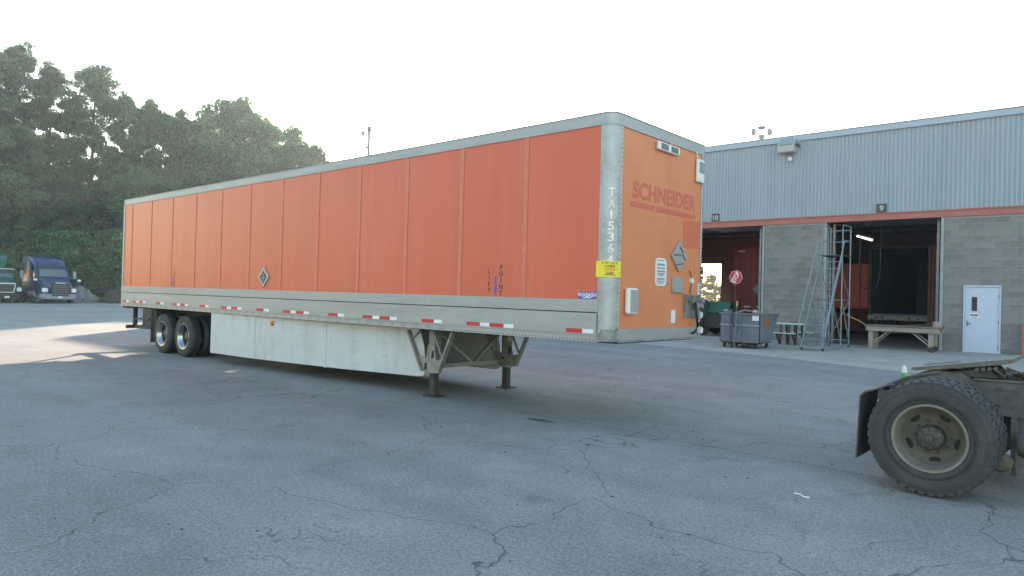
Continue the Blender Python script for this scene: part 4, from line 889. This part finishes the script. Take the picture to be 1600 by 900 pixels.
# picnic table
pt = empty('picnic_table', (-4.25, 18.3, gz(18.3)), label='pale topped picnic table with dark legs behind the hopper', cat='table')
g = gz(18.3)+.012
obj('tabletop', MB().bbox(-4.75, -3.72, 18.0, 18.65, .92, .97, .01), M['table_white'], pt)
obj('bench_seat', MB().bbox(-4.62, -3.86, 17.50, 17.74, .60, .64, .01), M['table_white'], pt); obj('bench_seat', MB().bbox(-4.75, -3.72, 18.95, 19.2, .60, .64, .01), M['table_white'], pt)
for x in (-4.5, -4.2, -3.95): obj('leg', MB().bar((x, 18.05, .92), (x, 17.98, g), .06, .05), M['frame_dark'], pt); obj('leg', MB().bar((x, 18.6, .92), (x, 18.66, g), .06, .05), M['frame_dark'], pt)
mb = MB(); [mb.bar((x, 17.6, .58), (x, 19.1, .58), .05, .05) for x in (-4.5, -3.95)]; [mb.bar((x, 17.62, .58), (x, 17.95, g+.03), .05, .05) for x in (-4.5, -3.95)]; obj('cross_bar', mb, M['frame_dark'], pt)
# wooden work bench
wb = empty('work_bench', (-.7, 19.1, gz(19.1)), label='rough timber work bench on wheels in front of bay 9', cat='bench')
def WB(name, mb, m='wood', parent=None): return obj(name, mb, M[m], parent or wb)
for k in range(4): WB('plank', MB().bbox(-1.85+.01*k, .42-.015*k, 18.52+k*.235, 18.745+k*.235, .985, 1.04, .008), 'wood_dark')
WB('apron_board', MB().bbox(-1.80, .38, 18.55, 18.59, .83, .984, .006)); WB('apron_board', MB().bbox(-1.80, .38, 19.36, 19.40, .83, .984, .006))
for x, y in ((-1.66, 18.65), (-1.66, 19.3), (.13, 18.65), (.13, 19.3)):
    g = gz(y)+.012; WB('leg', MB().bbox(x-.07, x+.07, y-.055, y+.055, g+(.14 if x > 0 else 0), .984, .008))
    if x > 0: WB('wheel', MB().cyl((x+.03, y-.10, g+.09), (x+.03, y-.05, g+.09), .09, n=14), 'rubber')
for y in (18.70, 19.25):
    WB('brace', MB().bar((-1.60, y, .42), (-1.1, y, .88), .09, .04)); WB('brace', MB().bar((.07, y, .42), (-.48, y, .88), .09, .04))
obj('tape_roll', MB().cyl((.28, 18.75, 1.04), (.28, 18.75, 1.22), .13, n=18), M['wood'], label='tan cylindrical roll standing on the bench end', cat='roll')
obj('pry_bar', MB().tube([(-.55, 18.8, 1.06), (-.2, 18.8, 1.09), (.14, 18.78, 1.14)], .018), M['rim_tan'], label='long rusty bar lying on the work bench', cat='bar')
mb = MB(); mb.tube([(-2.40, 18.4, 1.36), (-2.2, 18.45, 1.24), (-2.0, 18.5, 1.15), (-1.84, 18.55, 1.05)], .014); obj('barrier_rope', mb, M['rope'], label='yellow rope strung from the ladder to the bench', cat='rope')
gp = empty('guard_post', (2.46, 19.6, gz(19.6)), label='red painted guard post by the block wall', cat='bollard')
obj('post', MB().lathe([(.001,1.30),(.07,1.28),(.10,1.22),(.105,1.2),(.105,.2)], (2.53, 19.62, 0), 'z', 18), M['red_paint'], gp, smooth=True); obj('base_plate', MB().bbox(2.33, 2.61, 19.48, 19.76, .205, .25, .006), M['frame_dark'], gp)
# bottle on the apron edge, litter on the lot
bt = empty('spray_bottle', (1.21, 10.0, gz(10)), label='green bottle with white cap standing on the asphalt', cat='bottle')
g = gz(10)
obj('bottle', MB().lathe([(.001,g),(.05,g),(.055,g+.02),(.055,g+.16),(.03,g+.2),(.02,g+.22)], (1.21, 10, 0), 'z', 14), M['bottle_g'], bt, smooth=True); obj('cap', MB().lathe([(.056,g+.14),(.058,g+.18),(.045,g+.22),(.035,g+.29),(.001,g+.30)], (1.21, 10, 0), 'z', 14), M['white_plastic'], bt, smooth=True)
obj('paper_strip', MB().tube([(2.70, -1.07, .008), (2.76, -1.09, .012), (2.80, -1.13, .008), (2.85, -1.135, .012)], .007, 5), M['white_text'], label='thin white curled strip lying on the asphalt', cat='litter')
random.seed(5)
st_ = MB()
for i in range(150):
    x = random.uniform(-14, 4); y = random.uniform(-6.5, 5); s = random.uniform(.006, .016); z = gz(y)
    v = [(x+random.uniform(-s, s), y+random.uniform(-s, s), z) for _ in range(4)]+[(x, y, z+s*.7)]; st_.add([(x-s, y-s*.6, z), (x+s*.8, y-s, z), (x+s, y+s*.7, z), (x-s*.7, y+s, z), (x, y, z+s*.7)], [(0,1,4),(1,2,4),(2,3,4),(3,0,4)])
obj('gravel', st_, M['frame_dark'], kind='stuff', label='loose dark grit scattered on the asphalt', cat='gravel')

# ------------------------------------------------------------------ parked truck tractors by the trees
def truck(name, loc, paint, label, green=False):
    t = empty(name, loc, 0, label=label, cat='truck', group='trucks parked by the trees')
    def K(nm, mb, m, parent=None, **k): return obj(nm, mb, M[m], parent or t, local=True, **k)
    hw = 1.22
    def wpr(profile, w):            # side outline with a width that depends on height
        mb = MB(); return mb.prism(profile, lambda a, b: (a, -w(a, b), b), lambda a, b: (a, w(a, b), b))
    def rings(R):
        """loft of rounded sections (x, half width, z0, z1, r)"""
        mb = MB(); m = 16
        for x, w, z0, z1, r in R:
            for cy, cz, a in ((w-r, z1-r, 0), (-w+r, z1-r, 90), (-w+r, z0+r, 180), (w-r, z0+r, 270)):
                for i in range(4):
                    q = math.radians(a+30*i); mb.v.append((x, cy+r*math.cos(q), cz+r*math.sin(q)))
        for i in range(len(R)-1):
            for k in range(m): mb.f.append((i*m+k, i*m+(k+1) % m, (i+1)*m+(k+1) % m, (i+1)*m+k))
        mb.f += [tuple(range(m)), tuple(range((len(R)-1)*m, len(R)*m))[::-1]]
        return mb
    top = 3.85
    if not green:
        K('cab', rings([(-1.75,1.13,.75,2.02,.12),(-1.95,1.14,.7,2.3,.15),(-2.25,1.15,.7,2.78,.2),(-2.5,1.15,.7,3.08,.25),(-3.0,1.17,.7,3.5,.3),(-3.6,1.2,.7,3.76,.3),(-4.3,1.22,.7,3.88,.28),(-5.6,1.22,.7,3.9,.2),(-5.75,1.2,.7,3.86,.2)]), paint, smooth=True)
        K('hood', rings([(-.05,.62,1.0,1.62,.14),(-.25,.80,.8,1.78,.2),(-.7,.95,.75,1.90,.25),(-1.3,1.06,.75,2.0,.28),(-1.9,1.12,.75,2.08,.2)]), paint, smooth=True)
        K('fender', rings([(-.12,1.0,.55,1.15,.2),(-.35,1.2,.5,1.38,.25),(-.8,1.23,.9,1.46,.2),(-1.6,1.22,1.05,1.42,.15)]), paint, smooth=True)
        K('bumper', rings([(.06,.85,.36,.72,.1),(-.1,1.12,.34,.78,.12),(-.5,1.24,.34,.82,.12),(-.62,1.24,.36,.8,.1)]), 'truck_grey', smooth=True)
        gr = K('grille', MB().px([(-.56, .60), (.56, .60), (.66, 1.56), (-.66, 1.56)], -.06, .085), 'truck_black')
        for k in range(6): z = .72+k*.14; K('grille_slat', MB().bbox(.08, .105, -.54, .54, z, z+.03, .006), 'truck_grey', gr)
        K('badge_bar', MB().bbox(-.02, .07, -.36, .36, 1.60, 1.66, .01), 'headlight')
        ws = MB(); ws.add([(-1.945,-.98,2.12),(-1.945,.98,2.12),(-2.40,.92,2.80),(-2.40,-.92,2.80),(-1.99,-.98,2.10),(-1.99,.98,2.10),(-2.45,.92,2.78),(-2.45,-.92,2.78)], [(0,1,2,3),(7,6,5,4),(0,4,5,1),(1,5,6,2),(2,6,7,3),(3,7,4,0)])
        ws.v = [(x+.19, y, z+.02) for x, y, z in ws.v]
        K('windscreen', ws, 'windscreen')
        K('sun_visor', MB().prism([(-1.0,0),(1.0,0),(.98,1),(-.98,1)], lambda a, b: (-2.12-.14*b, a, 2.84+.16*b), lambda a, b: (-2.25-.14*b, a, 2.86+.16*b)), paint)
        K('roof_panel', MB().prism([(-.62,0),(.62,0),(.55,1),(-.55,1)], lambda a, b: (-2.66-.52*b, a, 3.25+.36*b), lambda a, b: (-2.58-.52*b, a, 3.20+.40*b)), paint)
        zlamp = 1.03
    else:
        K('cab', rings([(-1.75,1.05,.75,1.95,.12),(-1.95,1.06,.7,2.3,.12),(-2.3,1.06,.7,2.72,.15),(-4.2,1.06,.7,2.8,.12)]), paint, smooth=True)
        K('roof_fairing', rings([(-2.55,.55,2.8,3.1,.1),(-2.8,.75,2.8,3.45,.2),(-3.3,.95,2.8,3.8,.3),(-4.2,1.05,2.8,3.95,.2)]), paint, smooth=True)
        K('hood', rings([(-.08,.70,.95,1.58,.14),(-.35,.82,.8,1.72,.2),(-1.0,.94,.75,1.85,.25),(-1.9,1.0,.75,2.0,.2)]), paint, smooth=True)
        K('fender', rings([(-.2,1.0,.7,1.20,.2),(-.45,1.2,.7,1.36,.25),(-.9,1.23,.9,1.4,.2),(-1.6,1.2,1.05,1.35,.15)]), 'truck_black', smooth=True)
        K('bumper', rings([(.06,1.0,.32,.76,.1),(-.12,1.2,.32,.8,.12),(-.55,1.22,.34,.8,.1)]), 'truck_black', smooth=True)
        gr = K('grille', MB().px([(-.55, .86), (.55, .86), (.66, 1.52), (-.66, 1.52)], -.1, .03), 'truck_black')
        mb = MB(); mb.bar((.05, -.55, .86), (.05, -.68, 1.54), .05, .06, (1,0,0)); mb.bar((.05, .55, .86), (.05, .68, 1.54), .05, .06, (1,0,0)); mb.bbox(.02, .08, -.70, .70, 1.50, 1.57, .01); mb.bbox(.02, .08, -.58, .58, .83, .88, .01); K('grille_surround', mb, 'headlight', gr)
        for k in range(5): z = .93+k*.11; K('grille_slat', MB().bbox(.03, .05, -.5, .5, z, z+.03, .006), paint if k % 2 else 'redbeam', gr)
        ws = MB(); ws.add([(-1.80,-.92,2.05),(-1.80,.92,2.05),(-2.12,.86,2.62),(-2.12,-.86,2.62),(-1.9,-.92,2.03),(-1.9,.92,2.03),(-2.22,.86,2.6),(-2.22,-.86,2.6)], [(0,1,2,3),(7,6,5,4),(0,4,5,1),(1,5,6,2),(2,6,7,3),(3,7,4,0)])
        ws.v = [(x+.0, y, z) for x, y, z in ws.v]
        K('windscreen', ws, 'windscreen')
        K('sun_visor', MB().bar((-1.95, -1.02, 2.70), (-1.95, 1.02, 2.70), .42, .05), 'headlight')
        zlamp = 1.06
    for s in (-1, 1):
        K('headlight', rings([(.0,.14,-.12,.16,.1),(-.12,.2,-.16,.2,.12),(-.35,.2,-.14,.18,.1)]), 'headlight', smooth=True).location = (-.04, s*.97, zlamp)
        mr = K('mirror', MB().bbox(-1.95, -1.80, s*1.52-.11, s*1.52+.11, 2.0, 2.62, .03), 'truck_black' if s < 0 else 'jamb'); K('mirror_arm', MB().bar((-1.9, s*1.1, 2.1), (-1.88, s*1.5, 2.15), .04, .04), 'truck_black', mr)
        hm_ = K('hood_mirror', MB().bbox(-.80, -.70, s*1.52-.12, s*1.52+.12, 1.78, 1.95, .03), 'headlight'); K('mirror_arm', MB().bar((-.75, s*1.1, 1.45), (-.75, s*1.5, 1.85), .03, .03), 'truck_black', hm_)
        K('side_window', MB().bbox(-3.0, -2.35, s*(1.155 if not green else 1.062)-.006, s*(1.155 if not green else 1.062)+.006, 2.05, 2.65, .002), 'windscreen')
        K('fuel_tank', MB().lathe([(.001,-2.2),(.3,-2.21),(.32,-2.25),(.32,-3.9),(.001,-3.95)], (0, s*.95, .72), 'x', 18), 'alu_dark', smooth=True)
        for x in (-1.15, -5.6, -6.9):
            w = K('wheel', MB().lathe([(.28,-.13),(.4,-.14),(.5,-.1),(.5,.1),(.4,.14),(.28,.13)], (x, s*1.06, .5), 'y', 28), 'rubber'); K('rim', MB().lathe([(.285,-.1),(.2,-.04),(.1,-.08),(.001,-.1),(.001,.1),(.1,.08),(.2,.04),(.285,.1)], (x, s*1.06, .5), 'y', 20), 'rim_grey', w)
    K('licence_plate', MB().box(.075, .085, -.16, .16, .44, .58) if not green else MB().box(.07, .08, -.02, .30, .42, .56), 'white_plastic')
    mb = MB(); mb.box(-7.5, -1.0, -.45, -.35, .75, .98); mb.box(-7.5, -1.0, .35, .45, .75, .98); mb.box(-5.0, -4.8, -.35, .35, .75, .95); K('frame_rail', mb, 'truck_black')
    return t
truck('parked_truck', (-58.6, 10.55, gz(10.5)), 'truck_blue', 'navy blue sleeper truck tractor parked below the pines')
truck('parked_truck', (-60.6, 7.35, gz(7.3)), 'truck_green', 'green truck tractor with white visor at the picture edge', True)
# chassis tyres in the shade behind the trailer, and a gravel heap
cs = empty('parked_chassis', (-60.5, 14.9, .14), label='dark parked chassis with two wheels in the shade', cat='trailer')
obj('frame', MB().bbox(-62.0, -59.3, 14.2, 17.2, .95, 1.25, .03), M['frame_dark'], cs)
for x, y in ((-59.4, 14.5), (-59.4, 15.3)):
    w = obj('wheel', MB().lathe([(.001,-.13),(.27,-.1),(.4,-.15),(.5,-.11),(.5,.11),(.4,.15),(.001,.13)], (x, y, .14+.5), 'x', 26), M['rubber'], cs, smooth=True); obj('rim', MB().lathe([(.001,.10),(.1,.12),(.2,.09),(.27,.12)], (x, y, .64), 'x', 18), M['rim_grey'], w)
def heap(cx, cy, rx, ry, h, seed):
    rnd = random.Random(seed); mb = MB(); n, m = 22, 9
    for i in range(m+1):
        for k in range(n):
            a = 2*math.pi*k/n; r = i/m; hh = h*(math.cos(r*math.pi)*.5+.5)*(1+rnd.uniform(-.22, .22))
            mb.v.append((cx+rx*r*math.cos(a)*(1+rnd.uniform(-.06, .06)), cy+ry*r*math.sin(a)*(1+rnd.uniform(-.06, .06)), gz(cy)-.02+hh))
    for i in range(m):
        for k in range(n): mb.f.append((i*n+k, i*n+(k+1) % n, (i+1)*n+(k+1) % n, (i+1)*n+k))
    return mb
obj('gravel_heap', heap(-63.5, 13.4, 2.4, 2.2, 1.25, 3), M['gravel'], label='low grey gravel heap beside the blue truck', cat='heap')
rnd = random.Random(9); mb = MB()
for i in range(7000):
    x = rnd.uniform(-71, -61.5); y = rnd.uniform(11.5, 20) if rnd.random() < .8 else rnd.uniform(0, 20)
    if x > -61.5 and y < 12: continue
    h = rnd.uniform(.12, .45); a = rnd.uniform(0, 6.3); w = .03; z = gz(y)
    mb.add([(x-w*math.sin(a), y+w*math.cos(a), z), (x+w*math.sin(a), y-w*math.cos(a), z), (x+h*.4*math.cos(a), y+h*.4*math.sin(a), z+h)], [(0,1,2)])
me = bpy.data.meshes.new('grass'); me.from_pydata(mb.v, [], mb.f); obj('grass', me, M['leaves'], kind='stuff', label='rough grass verge along the tree line', cat='grass')
# verge under the trees
mb = MB(); mb.add([(-76,-60,.03),(-74,6,.07),(-66,11,.14),(-62.5,13,.16),(-61.6,18,.22),(-52,26,.24),(-44,34,.24),(-44,300,.24),(-500,300,.24),(-500,-60,.03)], [tuple(range(10))]); obj('verge', mb, mat('verge_earth', (.075,.07,.04), .95, var=.3, scale=1.5, bump=.3, bscale=8), kind='structure', label='earth and weeds under the trees')

# ------------------------------------------------------------------ poles
lp = empty('light_pole', (-27.77, 16.96, gz(16.96)), label='slim street light pole with curved arm rising above the trailer', cat='lamp')
px_, py_ = -27.77, 16.96
obj('pole', MB().cyl((px_, py_, .15), (px_, py_, 11.0), .11, .07, n=10), M['pole'], lp); obj('pole_cap', MB().bbox(px_-.09, px_+.09, py_-.09, py_+.09, 10.85, 11.15, .02), M['pole'], lp)
d_ = Vector((-.75, -.66, 0))
obj('arm', MB().tube([Vector((px_, py_, 10.6)), Vector((px_, py_, 10.72))+d_*.08, Vector((px_, py_, 10.86))+d_*.16, Vector((px_, py_, 10.92))+d_*.26, Vector((px_, py_, 10.84))+d_*.32], .04), M['pole'], lp)
c = Vector((px_, py_, 10.76))+d_*.34
obj('lamp_head', MB().lathe([(.001,.10),(.07,.08),(.10,.02),(.11,-.05),(.07,-.11),(.001,-.13)], c, 'z', 14), M['pole'], lp, smooth=True)
obj('photo_cell', MB().lathe([(.001,.07),(.07,.05),(.08,-.03),(.001,-.07)], Vector((px_, py_, 9.95))+d_*.12, 'z', 10), M['pole'], lp, smooth=True)
fp = empty('flood_pole', (-19.6, 53.3, .22), label='tall pole with cluster of floodlights behind the building roof', cat='lamp')
fx, fy = -19.6, 53.3
obj('pole', MB().cyl((fx, fy, .2), (fx, fy, 16.4), .18, .12, n=10), M['pole'], fp); obj('collar', MB().cyl((fx, fy, 16.2), (fx, fy, 16.5), .26, n=12), M['pole'], fp)
rv = Vector((.75, .66, 0))
obj('crossarm', MB().bar(Vector((fx, fy, 16.75))-rv*.75, Vector((fx, fy, 16.75))+rv*.75, .06, .06), M['pole'], fp)
for q, z in ((-.72, 16.8), (0, 17.15), (.72, 16.85)):
    c = Vector((fx, fy, z))+rv*q
    hd = obj('floodlight', MB().lathe([(.001,.28),(.16,.26),(.2,.1),(.23,-.05),(.2,-.3),(.001,-.32)] if q else [(.001,.15),(.32,.10),(.38,0),(.2,-.15),(.001,-.2)], c, 'z', 12), M['pole'], fp, smooth=True)
# ------------------------------------------------------------------ trees
def leaf_mesh(name, centres, sizes, rng, m, flat=.0, aspect=.55):
    n = len(centres)
    a = rng.normal(size=(n, 3)); a[:, 2] *= (1-flat); a /= np.linalg.norm(a, axis=1)[:, None]
    b = rng.normal(size=(n, 3)); b -= (b*a).sum(1)[:, None]*a; b /= np.linalg.norm(b, axis=1)[:, None]
    s = sizes[:, None]; A = a*s; B = b*s*aspect
    v = np.stack([centres-A, centres-B*1.0+A*.1, centres+A, centres+B*1.0+A*.1], 1).reshape(-1, 3)
    f = np.arange(4*n).reshape(n, 4)
    me = bpy.data.meshes.new(name); me.vertices.add(4*n); me.vertices.foreach_set('co', v.ravel()); me.loops.add(4*n); me.loops.foreach_set('vertex_index', f.ravel())
    me.polygons.add(n); me.polygons.foreach_set('loop_start', np.arange(0, 4*n, 4)); me.polygons.foreach_set('loop_total', np.full(n, 4)); me.update(); me.validate()
    me.materials.append(m); return me
def make_tree(kind, H, R, seed, nleaf):
    """trunk mesh and crown mesh, base at the origin"""
    rng = np.random.default_rng(seed); rnd = random.Random(seed)
    tb = MB(); lean = [(0, 0)]
    pts = []; x = y = 0.0; nseg = 9
    for i in range(nseg+1):
        pts.append((x, y, H*.95*i/nseg)); x += rnd.uniform(-.14, .14); y += rnd.uniform(-.14, .14)
    tb.tube(pts, [max(.03, .022*H*(1-i/(nseg+.6))) for i in range(nseg+1)], 8)
    def trunk_at(z): k = min(nseg-1, int(z/(H*.95)*nseg)); return Vector(pts[k])
    C = []; W = []
    nl = 50 if kind == 'pine' else 36
    for i in range(nl):
        t = (i+rnd.random())/nl
        if kind == 'pine':
            z = H*(.10+.90*t); rad = R*(1.0-.72*max(0, (t-.35)/.65)**1.3)*rnd.uniform(.55, 1.1); rad *= .75+.25*min(1, t/.2); rise = rnd.uniform(-.05, .18)
        else:
            z = H*(.14+.80*t); rad = R*math.sqrt(max(.05, 1-((t-.40)/.64)**2))*rnd.uniform(.38, 1.15); rise = rnd.uniform(.05, .45)
        a = i*2.39996+rnd.uniform(-.5, .5); o = trunk_at(min(z, H*.93))
        e = Vector((o.x+rad*math.cos(a), o.y+rad*math.sin(a), min(z+rise*rad, H)))
        s = Vector((o.x, o.y, z-rad*.12)); mid = (s+e)/2+Vector((0, 0, .06*rad))
        tb.tube([s, mid, e], [.012*H*(1-t*.75)*.55, .006*H*(1-t*.7)*.6, .02], 5)
        nc = 4
        for k in range(nc):
            q = .28+.72*(k+rnd.random())/nc; c = s.lerp(e, q)+Vector((rnd.gauss(0, .14), rnd.gauss(0, .14), rnd.gauss(0, .12)))*R*.55
            C.append(c); W.append((rnd.uniform(.35, .95) if kind == 'pine' else rnd.uniform(.4, 1.05))*R*.20)
    # leader at the top
    for k in range(5): C.append(Vector((pts[-1][0]+rnd.gauss(0,.25), pts[-1][1]+rnd.gauss(0,.25), H*(.93+.014*k)))); W.append(R*.12)
    C = np.array([tuple(c) for c in C]); W = np.array(W); pr = W**2; pr /= pr.sum()
    idx = rng.choice(len(C), nleaf, p=pr); d = rng.normal(size=(nleaf, 3)); d /= np.linalg.norm(d, axis=1)[:, None]
    rad = rng.random(nleaf)**.30; off = d*rad[:, None]*W[idx][:, None]*np.array([1.25, 1.25, .58 if kind == 'pine' else .72])
    cen = C[idx]+off
    ok = cen[:, 2] > .1; cen = cen[ok]
    siz = rng.uniform(.10, .23, len(cen)) if kind == 'pine' else rng.uniform(.10, .20, len(cen))
    cr = leaf_mesh('crown', cen, siz, rng, M['needles'] if kind == 'pine' else M['leaves'], aspect=.32 if kind == 'pine' else .62)
    tm = tb.mesh('trunk'); tm.materials.append(M['bark'])
    return tm, cr
V = {'pine': [make_tree('pine', 20, 5.2, 11, 52000), make_tree('pine', 20, 4.6, 12, 48000), make_tree('pine', 20, 5.6, 13, 54000)],
     'broad': [make_tree('broad', 18, 5.4, 21, 46000), make_tree('broad', 18, 4.9, 22, 42000), make_tree('broad', 18, 5.8, 23, 48000)],
     'bush': [make_tree('broad', 7, 3.6, 31, 13000), make_tree('broad', 7, 3.2, 32, 12000)]}
BASE = {'pine': 20, 'broad': 18, 'bush': 7}
rt = random.Random(3)
CAMX, CAMY = 4.8997, -7.4462
def tree(kind, u, D, vt, label, wid=1.0, group=None, var=None):
    a = math.atan2(_f.y, _f.x)-math.atan((u-800)/1092.68); dd = D
    x, y = CAMX+dd*math.cos(a), CAMY+dd*math.sin(a)
    h = (462+(u-800)*.0269-vt)*D*math.cos(math.atan((u-800)/1092.68))/1092.68+1.5
    v = V[kind][var if var is not None else rt.randrange(len(V[kind]))]
    nm = {'pine': 'pine_tree', 'broad': 'leafy_tree', 'bush': 'shrub'}[kind]
    t = empty(nm, (x, y, .15), rt.uniform(0, 6.28), label=label, cat='tree' if kind != 'bush' else 'shrub', group=group)
    s = h/BASE[kind]; t.scale = (s*wid, s*wid, s)
    for n_, me in (('trunk', v[0]), ('crown', v[1])):
        o = bpy.data.objects.new(n_, me); COL.objects.link(o); o.parent = t
    return t
G1, G2, G3, G4 = 'pines behind the parked trucks', 'leafy trees behind the trailer', 'shrubs along the tree line', 'trees beyond the back opening'
for u, D, h, w, var, lab in (
    (16, 85, 74, .72, 0, 'tallest pine, at the picture edge above the green truck'),
    (70, 88, 108, .72, 1, 'pine rising straight above the navy blue truck'),
    (136, 86, 112, .80, 2, 'broad tall pine to the right of the navy blue truck'),
    (186, 88, 152, .62, 1, 'slimmer pine where the pines meet the leafy trees'),
    (-45, 84, 80, 1.0, 2, 'pine standing mostly outside the picture beside the tallest one'),
    (42, 83, 205, .8, 0, 'shorter pine in front, between the two parked trucks'),
    (105, 83, 215, .8, 1, 'mid height pine in front, just behind the blue truck roof'),
    (-15, 83, 170, .8, 1, 'mid height pine behind the green truck fairing')):
    tree('pine', u, D, h, lab, w, G1, var)
for u, D, h, w, var, lab in (
    (226, 89, 158, .66, 0, 'leafy tree directly above the trailer rear corner'),
    (272, 93, 172, .66, 1, 'leafy tree second from the trailer rear corner'),
    (318, 96, 180, .62, 2, 'rounded leafy tree in the dip of the skyline'),
    (366, 90, 152, .84, 0, 'highest leafy tree of those behind the trailer'),
    (412, 94, 186, .62, 1, 'leafy tree on the falling skyline right of the highest one'),
    (450, 91, 202, .72, 2, 'leafy tree next to last before the open sky'),
    (486, 93, 228, .72, 1, 'last leafy tree before the open sky'),
    (294, 104, 196, .9, 2, 'leafy tree half hidden in the second row'),
    (205, 83, 262, .95, 2, 'darker leafy tree low beside the trailer rear'),
    (250, 84, 275, .95, 0, 'low leafy tree just over the trailer roof line'),
    (340, 105, 200, .9, 1, 'second row leafy tree left of the highest one'),
    (425, 105, 222, .8, 0, 'second row leafy tree under the falling skyline')):
    tree('broad', u, D, h, lab, w, G2, var)
for u, D, h, w, var, lab in ((150, 78, 395, 1.0, 0, 'shrub behind the gravel heap'), (178, 78, 380, 1.0, 1, 'tall shrub above the parked chassis'), (125, 79, 415, 1.1, 1, 'low shrub right of the navy truck hood'), (196, 79, 360, 1.1, 0, 'shrub touching the trailer rear corner'),
    (20, 80, 390, 1.2, 0, 'shrub between the green and the blue truck'), (62, 80, 395, 1.2, 1, 'shrub hidden behind the navy truck cab'), (100, 80, 360, 1.2, 0, 'shrub under the mid height pine')):
    tree('bush', u, D, h, lab, w, G3, var)
for u, D, h, lab in ((1096, 120, 440, 'small tree in the back opening nearest the trailer nose'), (1112, 128, 428, 'small pale tree in the middle of the back opening'), (1126, 124, 446, 'small tree at the edge of the back opening')):
    tree('broad', u, D, h, lab, 1.0, G4)
# the deeper wood, seen only as dark depth between the nearer crowns
rng = np.random.default_rng(77)
n = 60000; u = rng.uniform(-120, 300, n); D = rng.uniform(94, 115, n); a = math.atan2(_f.y, _f.x)-np.arctan((u-800)/1092.68)
z = rng.random(n)**.9*np.where(u < 180, 13, 11)*(1+.15*np.sin(u*.09))
me = leaf_mesh('forest', np.stack([CAMX+D*np.cos(a), CAMY+D*np.sin(a), z+.1], 1), rng.uniform(.3, .55, n), rng, M['leaves'])
obj('forest', me, None, kind='stuff', label='dark deeper wood behind the nearer trees', cat='forest')
# ------------------------------------------------------------------ thin evening haze over the whole lot
hz = bpy.data.materials.new('haze'); hz.use_nodes = True; nn_ = hz.node_tree.nodes
for q in list(nn_):
    if q.type == 'BSDF_PRINCIPLED': nn_.remove(q)
pv = nn_.new('ShaderNodeVolumePrincipled'); pv.inputs['Color'].default_value = (.74, .87, 1.0, 1); pv.inputs['Density'].default_value = .0007; pv.inputs['Anisotropy'].default_value = .35
hz.node_tree.links.new(pv.outputs[0], nn_['Material Output'].inputs['Volume'])
obj('haze', MB().box(-135, 30, -70, 150, -1.5, 34), hz, kind='stuff', label='thin pale evening haze over the lot', cat='haze')
